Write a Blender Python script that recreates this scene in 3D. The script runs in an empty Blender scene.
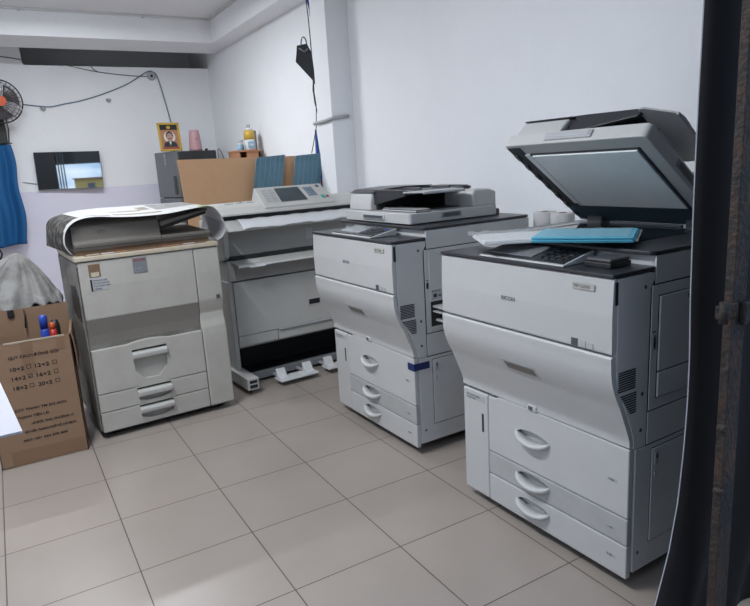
import bpy, bmesh, math, random
from mathutils import Vector, Matrix, Euler
random.seed(7)
S = bpy.context.scene
COL = S.collection
PI = math.pi

# ------------------------------------------------------------------ materials
def mat(name, col, rough=.5, metal=0., dirt=0., dscale=6., dcol=None, bump=0., bscale=60., emit=None, estr=1., spec=.5, alpha=1., trans=0.):
    k_ = 1. if name in ('white_paint', 'ceiling_paint', 'lilac_paint', 'dark_gap', 'platen_pad', 'copier_side_grey', 'yellow_house_wall') else .80
    col = tuple(c * k_ for c in col); dcol = tuple(c * k_ for c in dcol) if dcol else None
    m = bpy.data.materials.new(name); m.use_nodes = True
    nt = m.node_tree; b = nt.nodes['Principled BSDF']
    b.inputs['Base Color'].default_value = (*col, 1)
    b.inputs['Roughness'].default_value = rough
    b.inputs['Metallic'].default_value = metal
    b.inputs['Specular IOR Level'].default_value = spec
    b.inputs['Alpha'].default_value = alpha
    b.inputs['Transmission Weight'].default_value = trans
    tc = nt.nodes.new('ShaderNodeTexCoord')
    if dirt > 0:
        n = nt.nodes.new('ShaderNodeTexNoise'); n.inputs['Scale'].default_value = dscale; n.inputs['Detail'].default_value = 8
        n.inputs['Roughness'].default_value = .65
        nt.links.new(tc.outputs['Object'], n.inputs['Vector'])
        r = nt.nodes.new('ShaderNodeValToRGB'); r.color_ramp.elements[0].position = .42; r.color_ramp.elements[1].position = .75
        r.color_ramp.elements[0].color = (0, 0, 0, 1); r.color_ramp.elements[1].color = (dirt, dirt, dirt, 1)
        nt.links.new(n.outputs['Fac'], r.inputs['Fac'])
        mx = nt.nodes.new('ShaderNodeMix'); mx.data_type = 'RGBA'
        mx.inputs['A'].default_value = (*col, 1)
        d = dcol or tuple(c * .55 for c in col)
        mx.inputs['B'].default_value = (*d, 1)
        nt.links.new(r.outputs['Color'], mx.inputs['Factor'])
        nt.links.new(mx.outputs['Result'], b.inputs['Base Color'])
    if bump > 0:
        n2 = nt.nodes.new('ShaderNodeTexNoise'); n2.inputs['Scale'].default_value = bscale; n2.inputs['Detail'].default_value = 5
        nt.links.new(tc.outputs['Object'], n2.inputs['Vector'])
        bp = nt.nodes.new('ShaderNodeBump'); bp.inputs['Strength'].default_value = bump; bp.inputs['Distance'].default_value = .01
        nt.links.new(n2.outputs['Fac'], bp.inputs['Height']); nt.links.new(bp.outputs['Normal'], b.inputs['Normal'])
    if emit:
        b.inputs['Emission Color'].default_value = (*emit, 1); b.inputs['Emission Strength'].default_value = estr
    return m

M = {}
M['wall'] = mat('white_paint', (.855, .87, .90), .75, dirt=.10, dscale=1.5, bump=.12, bscale=25)
M['lilac'] = mat('lilac_paint', (.73, .72, .84), .7, dirt=.08, dscale=2)
M['ceil'] = mat('ceiling_paint', (.80, .81, .84), .8, dirt=.06, dscale=1.2)
M['void'] = mat('dark_gap', (.75, .76, .78), .8)
M['cop'] = mat('copier_white', (.62, .62, .62), .42, dirt=.16, dscale=5, dcol=(.42, .41, .39), bump=.03, bscale=900)
M['cop2'] = mat('copier_side_grey', (.56, .565, .57), .5, dirt=.2, dscale=4, dcol=(.33, .33, .32), bump=.03, bscale=900)
M['copg'] = mat('copier_drawer_grey', (.50, .50, .50), .5, dirt=.3, dscale=9)
M['old'] = mat('aged_plastic', (.56, .54, .495), .5, dirt=.35, dscale=5, dcol=(.34, .31, .27))
M['old2'] = mat('aged_taupe_plastic', (.19, .175, .155), .55, dirt=.25, dscale=5)
M['oldside'] = mat('aged_shaded_side', (.27, .26, .24), .6, dirt=.8, dscale=5, dcol=(.07, .065, .06))  # aged grey; dark mottling puts the shadow beside the carton into the colour
M['cream'] = mat('cream_trim', (.66, .58, .46), .5, dirt=.4, dscale=14, dcol=(.40, .28, .16))
M['brownp'] = mat('brown_residue', (.24, .15, .09), .7, dirt=.5, dscale=30)
M['wide'] = mat('plotter_grey', (.63, .625, .60), .5, dirt=.25, dscale=4, dcol=(.42, .41, .38))
M['wided'] = mat('plotter_dark_grey', (.40, .395, .38), .55, dirt=.2, dscale=5)
M['blk'] = mat('black_plastic', (.018, .019, .022), .45)
M['deck'] = mat('charcoal_deck', (.035, .037, .043), .32, dirt=.15, dscale=30, dcol=(.07, .07, .08))
M['seam'] = mat('dark_seam', (.03, .03, .032), .8)
M['dgrey'] = mat('dark_grey', (.09, .092, .1), .5)
M['grey'] = mat('mid_grey', (.25, .26, .28), .5)
M['lgrey'] = mat('light_grey', (.5, .51, .53), .5)
M['glass'] = mat('scanner_glass', (.02, .025, .03), .06)
M['screen'] = mat('grey_screen', (.28, .30, .32), .12)
M['keyd'] = mat('black_key', (.03, .031, .036), .5)
M['plate'] = mat('pale_plate', (.52, .51, .46), .5)
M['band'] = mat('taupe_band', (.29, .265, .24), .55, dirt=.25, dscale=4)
M['lcd'] = mat('lcd_screen', (.06, .08, .09), .15)
M['pad'] = mat('platen_pad', (.88, .91, .92), .22, dirt=.4, dscale=3, dcol=(.50, .66, .74))
M['padband'] = mat('teal_band', (.05, .10, .13), .3)
M['trayx'] = mat('grey_translucent_tray', (.70, .71, .72), .4, trans=.25)
M['paper'] = mat('white_paper', (.85, .86, .88), .6)
M['sheetw'] = mat('white_sheet', (.55, .55, .61), .6)
M['cyan'] = mat('cyan_paper', (.13, .60, .80), .5)
M['film'] = mat('clear_film', (.9, .93, .95), .15, spec=.9, alpha=.30)
M['tape'] = mat('navy_tape', (.012, .025, .14), .35)
M['card'] = mat('cardboard', (.32, .20, .125), .8, dirt=.3, dscale=8, dcol=(.26, .15, .09), bump=.1, bscale=60)
M['cardtape'] = mat('packing_tape', (.27, .16, .095), .3)
M['ink'] = mat('box_ink', (.045, .03, .028), .8)
M['ptape'] = mat('packing_tape_edge', (.50, .40, .31), .5)
M['board'] = mat('tan_board', (.78, .47, .27), .75, dirt=.22, dscale=12, dcol=(.60, .35, .20))
M['bluep'] = mat('blue_corrugated', (.12, .25, .34), .5, dirt=.2, dscale=9)
M['bluel'] = mat('blue_pale_line', (.22, .38, .47), .5)
M['cloth'] = mat('grey_rag', (.40, .39, .375), .9, dirt=1., dscale=9, dcol=(.15, .145, .14), bump=.5, bscale=45)
M['bcloth'] = mat('blue_cloth', (.005, .115, .33), .75, dirt=.2, dscale=5, bump=.2, bscale=40)
M['tarp'] = mat('black_tarpaulin', (.011, .009, .011), .6, spec=.25, bump=.15, bscale=18)
M['tarpe'] = mat('tarp_edge', (.45, .47, .52), .5)
M['rust'] = mat('rusty_iron', (.020, .018, .018), .7, dirt=.6, dscale=14, dcol=(.15, .065, .035), bump=.6, bscale=80)
M['metal'] = mat('grey_metal', (.45, .46, .48), .3, metal=.7)
M['fridge'] = mat('fridge_silver', (.20, .215, .225), .35, metal=.3)
M['fridged'] = mat('fridge_black', (.035, .037, .042), .4)
M['gold'] = mat('gold_frame', (.66, .43, .06), .4, dirt=.2, dscale=40)
M['pink'] = mat('pink_plastic', (.62, .36, .40), .4)
M['orange'] = mat('orange_wood', (.52, .25, .13), .5, dirt=.3, dscale=10)
M['yel'] = mat('yellow_label', (.75, .48, .08), .4)
M['pblue'] = mat('pale_blue_label', (.30, .52, .70), .4)
M['white'] = mat('white_plastic', (.78, .79, .80), .4)
M['skin'] = mat('portrait_skin', (.55, .34, .25), .6)
M['red'] = mat('red_plastic', (.50, .03, .02), .45)
M['bblue'] = mat('blue_bottle', (.03, .08, .50), .35)
M['cable'] = mat('grey_blue_cable', (.16, .23, .32), .5)
M['cableb'] = mat('black_cable', (.02, .02, .025), .5)
M['bluefab'] = mat('blue_umbrella_fabric', (.01, .07, .32), .6)
M['umb'] = mat('dark_umbrella_fabric', (.035, .04, .047), .75)
M['fanbl'] = mat('dark_fan_blade', (.10, .09, .10), .3)
M['fanor'] = mat('orange_fan_blade', (.75, .11, .02), .35, dirt=.2, dscale=5)
M['teal'] = mat('green_key', (.05, .45, .38), .4)
M['key'] = mat('blue_grey_key', (.22, .30, .38), .4)
M['redt'] = mat('dull_red_ink', (.35, .06, .08), .5)
M['poster'] = mat('poster_white', (.80, .80, .79), .4)
M['pback'] = mat('poster_back', (.52, .52, .53), .45)
M['pgreen'] = mat('poster_green', (.35, .52, .16), .4)
M['pbrown'] = mat('poster_brown', (.26, .19, .11), .4, dirt=.8, dscale=40, dcol=(.60, .55, .42))
M['pgrey'] = mat('poster_photo', (.27, .26, .25), .4, dirt=.8, dscale=30, dcol=(.55, .56, .58))
M['pdark'] = mat('poster_dark', (.018, .018, .02), .6, spec=.15, dirt=.45, dscale=24, dcol=(.75, .70, .62))
M['roll'] = mat('paper_roll', (.66, .66, .67), .8)
M['yelw'] = mat('yellow_house_wall', (.85, .60, .22), .8, dirt=.2, dscale=.6)
M['pave'] = mat('pavement', (.16, .155, .15), .8, dirt=.3, dscale=2)
M['tube'] = mat('tube_light', (1, 1, 1), .5, emit=(.86, .93, 1.), estr=16)

# mirror glass
mm = bpy.data.materials.new('mirror_glass'); mm.use_nodes = True
b = mm.node_tree.nodes['Principled BSDF']; b.inputs['Metallic'].default_value = 1; b.inputs['Roughness'].default_value = .02
b.inputs['Base Color'].default_value = (.62, .66, .68, 1); M['mirror'] = mm
# fan mesh (open wire)
# floor tiles: 0.4 m grid with thin dark joints, aligned with world axes
fm = bpy.data.materials.new('beige_floor_tiles'); fm.use_nodes = True
nt = fm.node_tree; b = nt.nodes['Principled BSDF']
tc = nt.nodes.new('ShaderNodeTexCoord')
mp = nt.nodes.new('ShaderNodeMapping'); nt.links.new(tc.outputs['Object'], mp.inputs['Vector'])
br = nt.nodes.new('ShaderNodeTexBrick'); br.offset = 0; br.squash = 1
br.inputs['Scale'].default_value = 1.0; br.inputs['Brick Width'].default_value = .4; br.inputs['Row Height'].default_value = .4
br.inputs['Mortar Size'].default_value = .0022; br.inputs['Mortar Smooth'].default_value = .2; br.inputs['Bias'].default_value = 0
br.inputs['Color1'].default_value = (.335, .290, .258, 1); br.inputs['Color2'].default_value = (.322, .280, .250, 1)
br.inputs['Mortar'].default_value = (.07, .06, .052, 1)
nt.links.new(mp.outputs['Vector'], br.inputs['Vector'])
ns = nt.nodes.new('ShaderNodeTexNoise'); ns.inputs['Scale'].default_value = 3; ns.inputs['Detail'].default_value = 9; nt.links.new(tc.outputs['Object'], ns.inputs['Vector'])
rp = nt.nodes.new('ShaderNodeMapRange'); rp.inputs['To Min'].default_value = .86; rp.inputs['To Max'].default_value = 1.1
nt.links.new(ns.outputs['Fac'], rp.inputs['Value'])
ml = nt.nodes.new('ShaderNodeMix'); ml.data_type = 'RGBA'; ml.blend_type = 'MULTIPLY'; ml.inputs['Factor'].default_value = 1
nt.links.new(br.outputs['Color'], ml.inputs['A']); nt.links.new(rp.outputs['Result'], ml.inputs['B'])
nt.links.new(ml.outputs['Result'], b.inputs['Base Color'])
rr = nt.nodes.new('ShaderNodeMapRange'); rr.inputs['To Min'].default_value = .26; rr.inputs['To Max'].default_value = .42
nt.links.new(ns.outputs['Fac'], rr.inputs['Value']); nt.links.new(rr.outputs['Result'], b.inputs['Roughness'])
b.inputs['Specular IOR Level'].default_value = .45
M['floor'] = fm

# ------------------------------------------------------------------ mesh builder
class MB:
    def __init__(s, f=None):
        s.bm = bmesh.new(); s.f = f; s.mats = []; s.cur = 0
    def m(s, name):
        if name not in s.mats: s.mats.append(name)
        s.cur = s.mats.index(name); return s
    def T(s, p):
        p = Vector(p); return Vector(s.f(p)) if s.f else p
    def add(s, verts, faces, smooth=False):
        vs = [s.bm.verts.new(s.T(v)) for v in verts]; out = []
        for f in faces:
            try:
                fc = s.bm.faces.new([vs[i] for i in f]); fc.material_index = s.cur; fc.smooth = smooth; out.append(fc)
            except ValueError: pass
        return vs, out
    def box(s, a, b, bev=0., seg=2):
        (x0, y0, z0), (x1, y1, z1) = a, b
        v = [(x0, y0, z0), (x1, y0, z0), (x1, y1, z0), (x0, y1, z0), (x0, y0, z1), (x1, y0, z1), (x1, y1, z1), (x0, y1, z1)]
        vs, fs = s.add(v, [(0, 3, 2, 1), (4, 5, 6, 7), (0, 1, 5, 4), (1, 2, 6, 5), (2, 3, 7, 6), (3, 0, 4, 7)])
        if bev > 0: s.bev(fs, bev, seg)
        return s
    def hexa(s, v, bev=0., seg=2):   # 8 verts: bottom 4 ccw, top 4 ccw
        vs, fs = s.add(v, [(0, 3, 2, 1), (4, 5, 6, 7), (0, 1, 5, 4), (1, 2, 6, 5), (2, 3, 7, 6), (3, 0, 4, 7)])
        if bev > 0: s.bev(fs, bev, seg)
        return s
    def bev(s, fs, w, seg):
        es = list({e for f in fs for e in f.edges})
        bmesh.ops.bevel(s.bm, geom=es, offset=w, segments=seg, profile=.5, affect='EDGES', clamp_overlap=True)
    def prism(s, pts, ax, a, b, bev=0., seg=2):
        """polygon pts extruded from a to b along axis ax ('x': pts=(y,z); 'y': pts=(x,z); 'z': pts=(x,y))"""
        def P(p, t):
            return (t, p[0], p[1]) if ax == 'x' else (p[0], t, p[1]) if ax == 'y' else (p[0], p[1], t)
        n = len(pts)
        v = [P(p, a) for p in pts] + [P(p, b) for p in pts]
        vs, fs = s.add(v, [tuple(range(n))[::-1], tuple(range(n, 2 * n))] + [(i, (i + 1) % n, n + (i + 1) % n, n + i) for i in range(n)])
        bmesh.ops.recalc_face_normals(s.bm, faces=fs)
        if bev > 0: s.bev(fs, bev, seg)
        return s
    def cyl(s, c, r, h, ax='z', n=24, r2=None, bev=0):
        r2 = r if r2 is None else r2
        def P(a, rr, t):
            x, y = rr * math.cos(a), rr * math.sin(a)
            return {'z': (c[0] + x, c[1] + y, c[2] + t), 'y': (c[0] + x, c[1] + t, c[2] + y), 'x': (c[0] + t, c[1] + x, c[2] + y)}[ax]
        v = [P(2 * PI * i / n, r, 0) for i in range(n)] + [P(2 * PI * i / n, r2, h) for i in range(n)]
        vs, fs = s.add(v, [tuple(range(n))[::-1], tuple(range(n, 2 * n))] + [(i, (i + 1) % n, n + (i + 1) % n, n + i) for i in range(n)])
        bmesh.ops.recalc_face_normals(s.bm, faces=fs)
        for f in fs[2:]: f.smooth = True
        if bev: s.bev(fs[:2], bev, 2)
        return s
    def lathe(s, c, prof, n=24):
        v = []; f = []
        for r, z in prof:
            for i in range(n):
                a = 2 * PI * i / n; v.append((c[0] + r * math.cos(a), c[1] + r * math.sin(a), c[2] + z))
        for k in range(len(prof) - 1):
            for i in range(n): f.append((k * n + i, k * n + (i + 1) % n, (k + 1) * n + (i + 1) % n, (k + 1) * n + i))
        f.append(tuple(range(n))[::-1]); f.append(tuple(range((len(prof) - 1) * n, len(prof) * n)))
        s.add(v, f, True); return s
    def tube(s, pts, r, n=8, closed=False):
        pts = [Vector(p) for p in pts]; v = []; f = []
        N = len(pts)
        for i, p in enumerate(pts):
            if closed: t = pts[(i + 1) % N] - pts[i - 1]
            else: t = pts[min(i + 1, N - 1)] - pts[max(i - 1, 0)]
            t.normalize(); up = Vector((0, 0, 1)) if abs(t.z) < .9 else Vector((1, 0, 0))
            a = t.cross(up).normalized(); b_ = t.cross(a)
            rr = r[i] if isinstance(r, (list, tuple)) else r
            for k in range(n):
                an = 2 * PI * k / n; v.append(p + a * rr * math.cos(an) + b_ * rr * math.sin(an))
        for i in range(N if closed else N - 1):
            j = (i + 1) % N
            for k in range(n): f.append((i * n + k, i * n + (k + 1) % n, j * n + (k + 1) % n, j * n + k))
        if not closed: f.append(tuple(range(n))[::-1]); f.append(tuple(range((N - 1) * n, N * n)))
        s.add(v, f, True); return s
    def grid(s, fn, nu, nv, smooth=True, mfn=None):
        v = [fn(i / nu, j / nv) for j in range(nv + 1) for i in range(nu + 1)]
        vs = [s.bm.verts.new(s.T(p)) for p in v]
        for j in range(nv):
            for i in range(nu):
                a = j * (nu + 1) + i
                fc = s.bm.faces.new([vs[a], vs[a + 1], vs[a + nu + 2], vs[a + nu + 1]]); fc.smooth = smooth
                if mfn: s.m(mfn((i + .5) / nu, (j + .5) / nv))
                fc.material_index = s.cur
        return s
    def soft(s, ang):
        for f in s.bm.faces: f.smooth = True
        for e in s.bm.edges:
            if len(e.link_faces) == 2 and e.calc_face_angle(0) > ang: e.smooth = False
    def build(s, name, mt=None, parent=None, solid=0., recalc=False):
        if recalc: bmesh.ops.recalc_face_normals(s.bm, faces=s.bm.faces)
        me = bpy.data.meshes.new(name); s.bm.to_mesh(me); s.bm.free()
        for k in (s.mats or [mt]): me.materials.append(M[k])
        o = bpy.data.objects.new(name, me); COL.objects.link(o)
        if parent: o.parent = parent
        if solid:
            md = o.modifiers.new('thickness', 'SOLIDIFY'); md.thickness = solid; md.offset = 0
        return o

def cut(o, cutter):
    md = o.modifiers.new('cut', 'BOOLEAN'); md.operation = 'DIFFERENCE'; md.object = cutter; md.solver = 'EXACT'
    cutter.parent = o.parent; bpy.context.view_layer.update()
    dg = bpy.context.evaluated_depsgraph_get()
    me = bpy.data.meshes.new_from_object(o.evaluated_get(dg)); o.modifiers.clear(); old = o.data; o.data = me
    bpy.data.objects.remove(cutter)

def tag(o, label, cat, group=None, kind=None):
    o['label'] = label; o['category'] = cat
    if group: o['group'] = group
    if kind: o['kind'] = kind
    return o
def thing(name, loc, rot, label, cat, group=None):
    o = bpy.data.objects.new(name, None); COL.objects.link(o); o.empty_display_size = .1
    o.location = loc; o.rotation_euler = (0, 0, rot) if not isinstance(rot, tuple) else rot
    return tag(o, label, cat, group)
def struct(o): o['kind'] = 'structure'; return o

def text(body, size, mt, parent, origin, xdir, zdir, name='lettering', depth=.0006, align='LEFT', bold=0., sx=1.):
    cu = bpy.data.curves.new(name, 'FONT'); cu.body = body; cu.size = size; cu.extrude = depth / 2; cu.align_x = align; cu.offset = bold
    cu.space_line = 1.25; cu.resolution_u = 3
    t = bpy.data.objects.new(name, cu); COL.objects.link(t)
    bpy.context.view_layer.update()
    me = bpy.data.meshes.new_from_object(t.evaluated_get(bpy.context.evaluated_depsgraph_get()))
    bpy.data.objects.remove(t)
    X = Vector(xdir).normalized(); Z = Vector(zdir).normalized(); N = X.cross(Z)
    mt4 = Matrix(((X.x * sx, Z.x, N.x, origin[0]), (X.y * sx, Z.y, N.y, origin[1]), (X.z * sx, Z.z, N.z, origin[2]), (0, 0, 0, 1)))
    me.transform(mt4); me.materials.clear(); me.materials.append(M[mt])
    o = bpy.data.objects.new(name, me); COL.objects.link(o)
    if parent: o.parent = parent
    return o

# ------------------------------------------------------------------ room
XW, YB, XL, ZC = 2.60, 4.93, -1.7, 2.868
m = MB(); m.box((XL, -2.6, -.06), (XW, YB, 0)); struct(m.build('floor', 'floor'))
m = MB(); m.m('wall').box((XW, -2.25, 0), (XW + .15, YB + .01, 3.1)); m.m('void').box((XW, YB + .01, 0), (XW + .15, YB + .8, 3.1)).box((XW - .004, YB + .01, 2.0), (XW, YB + .75, 3.1)); struct(m.build('wall_right', 'wall'))
m = MB(); m.box((XL - .15, -2.25, 0), (XL, YB + .15, 3.1)); struct(m.build('wall_left', 'wall'))
# back wall: white above, lilac dado below; stops short of the beam and leaves a dark gap
m = MB()
m.m('lilac').box((XL, YB, 0), (XW, YB + .12, 1.225))
m.m('wall').box((XL, YB, 1.225), (XW, YB + .12, 2.52))
m.m('wall').prism([(XL, 2.52), (.66, 2.52), (.648, 2.535), (.64, 2.56), (.635, ZC), (XL, ZC)], 'y', YB, YB + .12)
struct(m.build('wall_back', 'wall'))
m = MB(); m.box((XL, YB + .75, 0), (XW + .15, YB + .8, 3.1)).box((XL - .1, YB + .12, 0), (XL, YB + .8, 3.1)).box((XL, YB + .12, 0), (XW, YB + .8, .02)); struct(m.build('wall_behind_gap', 'void'))
m = MB(); m.m('ceil').box((XL, -2.25, ZC), (XW + .15, 4.3, ZC + .12)).m('void').box((XL, 4.3, ZC), (XW + .15, YB + .8, ZC + .12)); struct(m.build('ceiling', 'ceil'))
m = MB(); m.box((XL, 4.0, 2.633), (XW, 4.60, ZC)); o = m.build('trim_1', 'wall'); struct(o); o['label'] = 'deep white beam across the top of the back wall'
m = MB(); m.box((2.383, -2.25, 2.633), (XW, 4.0, ZC)); o = m.build('trim_2', 'wall'); struct(o); o['label'] = 'white beam along the top of the right wall'
m = MB(); m.box((2.417, 1.455, 0), (XW, 1.70, 2.633), .004); o = m.build('trim_3', 'wall'); struct(o); o['label'] = 'white square pillar standing out of the right wall'
# cable conduit along the ceiling edge
m = MB()
m.box((XL, 3.972, ZC - .018), (2.383, 3.998, ZC - .001), .002)
m.box((2.358, -2.0, ZC - .018), (2.381, 3.99, ZC - .001), .002)
for x in (.1, .62, 1.7): m.box((x, 3.966, ZC - .03), (x + .02, 3.999, ZC - .001))
tag(m.build('cable_conduit', 'white'), 'white cable conduit running along the ceiling edge above the beam', 'conduit')
# clamp round the pillar
m = MB(); zc = 1.652
m.tube([(2.40, 1.73, zc - .015), (2.405, 1.68, zc - .012), (2.403, 1.52, zc - .006), (2.405, 1.455, zc), (2.42, 1.443, zc + .003), (2.48, 1.442, zc + .012), (2.55, 1.444, zc + .018)], .013, 10)
tag(m.build('conduit_pipe', 'lgrey'), 'short grey-white pipe bent round the white pillar at head height', 'pipe')

# ------------------------------------------------------------------ tall office copiers (two of the same make)
def rounded(pts, r, n=4):
    out = []
    N = len(pts)
    for i in range(N):
        p, a, c = Vector(pts[i]), Vector(pts[i - 1]), Vector(pts[(i + 1) % N])
        d1 = (a - p); d2 = (c - p); k = min(r, d1.length / 2.1, d2.length / 2.1)
        p1 = p + d1.normalized() * k; p2 = p + d2.normalized() * k
        for j in range(n + 1):
            t = j / n; out.append(tuple((1 - t) ** 2 * p1 + 2 * t * (1 - t) * p + t * t * p2))
    return out

W = .745
def make_copier(name, loc, ang, label, kind):
    t = thing(name, (loc[0], loc[1], 0), -PI / 2 + ang, label, 'copier')
    # body core following the belly profile
    prof = [(-.068, .976), (-.068, .70), (-.0600, .668), (-.0455, .635), (-.0275, .60), (-.0095, .558), (.0065, .52), (.0175, .49), (.022, .465), (.022, .05), (.70, .05), (.70, .978)]
    m = MB(); m.prism(prof, 'x', .004, W - .004, .003); m.m('cop2'); body = m.build('body', 'cop2', t)
    # dark base and casters
    m = MB(); m.box((.03, .03, .03), (W - .03, .67, .055)); base = m.build('base', 'blk', t)
    for cx in (.09, W - .09):
        for cy in (.10, .60):
            m = MB(); m.cyl((cx - .012, cy, .022), .022, .024, 'x', 16); m.build('caster', 'blk', t)
    # upper front door
    pr = rounded([(-.070, .766), (-.070, .978), (-.083, .978), (-.088, .87), (-.086, .766)], .006, 2)
    m = MB(); m.prism(pr, 'x', .002, W - .001, .004, 3); ud = m.build('upper_door', 'cop', t)
    # belly cover
    out = [(-.048, .7605), (-.086, .7605), (-.088, .735), (-.086, .70), (-.078, .668), (-.064, .635), (-.046, .60), (-.028, .558), (-.012, .52), (-.001, .49), (.0, .468)]
    o2_ = [Vector(p) for p in out]; fine = []
    for k in range(len(out) - 1):
        for q_ in range(4):
            f = q_ / 4; p0, p1, p2, p3 = o2_[max(k - 1, 0)], o2_[k], o2_[k + 1], o2_[min(k + 2, len(out) - 1)]
            c_ = .5 * ((2 * p1) + (-p0 + p2) * f + (2 * p0 - 5 * p1 + 4 * p2 - p3) * f * f + (-p0 + 3 * p1 - 3 * p2 + p3) * f ** 3) if k > 0 else p1.lerp(p2, f)
            if k > 0 or q_ == 0: fine.append((c_.x, c_.y))
    out = fine + [out[-1]]
    inn = [(v_ + .016, z_) for v_, z_ in out[1:][::-1]]
    out[0] = (-.070, .7605)
    m = MB(); m.prism(out + inn, 'x', .001, W - .0005); m.soft(.45); bl = m.build('belly_cover', 'cop', t)
    # plaque in the belly
    m = MB()
    def on_belly(u, z, o=.0):     # surface v for z
        P = out
        for a, b_ in zip(P[1:], P[2:]):
            if b_[1] <= z <= a[1]:
                k = (z - b_[1]) / (a[1] - b_[1] + 1e-9); v = b_[0] + k * (a[0] - b_[0]); return (u, v - o, z)
        return (u, -.088 - o, z)
    q = [on_belly(.292, .652, .002), on_belly(.44, .652, .002), on_belly(.455, .616, .002), on_belly(.312, .616, .002)]
    q = [(p[0], p[1], p[2]) for p in q]
    back = [(p[0], p[1] + .012, p[2]) for p in q]
    m.m('lgrey').add(q + back, [(3, 2, 1, 0), (0, 1, 5, 4), (1, 2, 6, 5), (2, 3, 7, 6), (3, 0, 4, 7)])
    q2 = [on_belly(.304, .645, .004), on_belly(.434, .645, .004), on_belly(.444, .623, .004), on_belly(.316, .623, .004)]
    m.m('old2').add(q2 + [(p[0], p[1] + .004, p[2]) for p in q2], [(3, 2, 1, 0), (0, 1, 5, 4), (1, 2, 6, 5), (2, 3, 7, 6), (3, 0, 4, 7)])
    m.build('belly_plaque', 'old2', bl)
    # latch under belly
    m = MB(); m.m('cop').box((.345, -.006, .466), (.385, .02, .486), .003); m.m('dgrey').box((.352, -.0075, .470), (.370, 0, .482)); m.build('latch', 'cop', t)
    # left lower door
    m = MB(); m.box((0, 0, .037), (.1385, .02, .455), .006, 3); ld = m.build('left_door', 'cop', t)
    m = MB(); m.box((.104, -.0012, .30), (.116, .006, .374), .002); m.build('door_slot', 'seam', ld)
    m = MB(); m.m('lgrey').box((.016, -.001, .418), (.122, .002, .440)); m.build('rating_label', 'lgrey', ld)
    text('MP C6503 SERIES', .010, 'grey', ld, (.022, -.0016, .430), (1, 0, 0), (0, 0, 1)); text('CLASS 1 LASER', .008, 'grey', ld, (.022, -.0016, .420), (1, 0, 0), (0, 0, 1))
    # drawers with scooped handles
    rows = [(.2395, .4625, .360, 'cop', '1'), (.1485, .2365, .200, 'copg', '2'), (.037, .1455, .100, 'cop', '3')]
    for z0, z1, hz, mt, num in rows:
        m = MB(); m.m(mt)
        if num == '1':
            m.prism([(.1415, z0), (W, z0), (W, z1), (.235, z1 + .004), (.20, z1 + .003), (.18, z1 - .008), (.1415, z1 - .008)], 'y', 0, .022, .004, 2)
        else:
            m.box((.1415, 0, z0), (W, .022, z1), .004)
        dr = m.build('drawer', mt, t)
        c = MB()
        n = 20
        pts = []
        for i in range(n):
            a = 2 * PI * i / n; pts.append((.362 + .074 * math.cos(a), hz + .022 * math.sin(a) + .004))
        c.prism(pts, 'y', -.02, .018); cutter = c.build('cutter', 'dgrey')
        cut(dr, cutter)
        # recess bowl behind the hole
        m = MB()
        V = []; F = []; rings = [(1.04, .010), (.92, .019), (.55, .0205)]
        for k, (sc, dp) in enumerate(rings):
            for i in range(n):
                a = 2 * PI * i / n; V.append((.362 + .074 * sc * math.cos(a), dp, hz + .004 + .022 * sc * math.sin(a)))
        for k in range(2):
            for i in range(n): F.append((k * n + i, k * n + (i + 1) % n, (k + 1) * n + (i + 1) % n, (k + 1) * n + i))
        F.append(tuple(range(2 * n, 3 * n)))
        m.add(V, F, True); m.build('handle_recess', 'grey', dr)
        # crescent grip bulging out of the front
        m = MB(); V = []; F = []; nn = 14; sec = 8
        for i in range(nn + 1):
            s_ = -1 + 2 * i / nn; u = .362 + .079 * s_
            zt = hz - .0095 + .020 * s_ * s_; zb = hz - .0285 + .024 * s_ * s_ * abs(s_)
            bul = -.024 * (1 - s_ * s_) ** .6
            ring = [(zt, .010), (zt + .001, bul * .9), (zt - .003, bul - .004), ((zt + zb) / 2, bul - .006), (zb + .002, bul * .6 - .003), (zb, .004), (zb, .012), ((zt + zb) / 2, .014)]
            for z_, v_ in ring: V.append((u, v_, z_))
        for i in range(nn):
            for k in range(sec): F.append((i * sec + k, i * sec + (k + 1) % sec, (i + 1) * sec + (k + 1) % sec, (i + 1) * sec + k))
        F += [tuple(range(sec)), tuple(range(nn * sec, (nn + 1) * sec))[::-1]]
        m.add(V, F, True); m.build('handle', 'cop', dr, recalc=True)
        lz = {'1': .3475, '2': .189, '3': .0945}[num]
        m = MB(); m.m('lgrey').box((.672, -.0008, lz - .005), (.706, .002, lz + .006)); m.build('drawer_label', 'lgrey', dr)
        text({'1': '1 A4', '2': '2 A3', '3': '3 A3'}[num], .010, 'dgrey', dr, (.676, -.0014, lz - .003), (1, 0, 0), (0, 0, 1))
    # badges on upper door
    text('RICOH', .0185, 'grey', ud, (.315, -.0893, .862), (1, 0, 0), (0, 0, 1), bold=.0005, sx=1.1)
    m = MB(); m.m('plate').box((.606, -.0882, .938), (.684, -.086, .956)); m.build('model_plate', 'plate', ud)
    text('MP C6503', .013, 'grey', ud, (.613, -.0888, .943), (1, 0, 0), (0, 0, 1))
    m = MB(); m.m('dgrey').box((.605, -.0885, .770), (.627, -.085, .792)); m.m('lgrey').box((.638, -.0885, .771), (.656, -.085, .789)).box((.664, -.0885, .771), (.682, -.085, .787)); m.build('energy_labels', 'dgrey', ud)
    m = MB(); m.box((W - .012, -.078, .905), (W + .001, -.066, .968), .001); m.build('door_latch', 'blk', ud)
    # ---- right side panels
    sx = W
    prs = [(-.066, .975), (-.066, .70), (-.0595, .668), (-.0455, .635), (-.0275, .60), (-.0095, .558), (.0065, .52), (.0175, .49), (.0185, .462), (.072, .458), (.072, .930), (.088, .955), (.088, .975)]
    m = MB(); m.prism(prs, 'x', sx - .006, sx + .001, .0008); sp = m.build('side_panel', 'cop2', t)
    m = MB()
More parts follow.
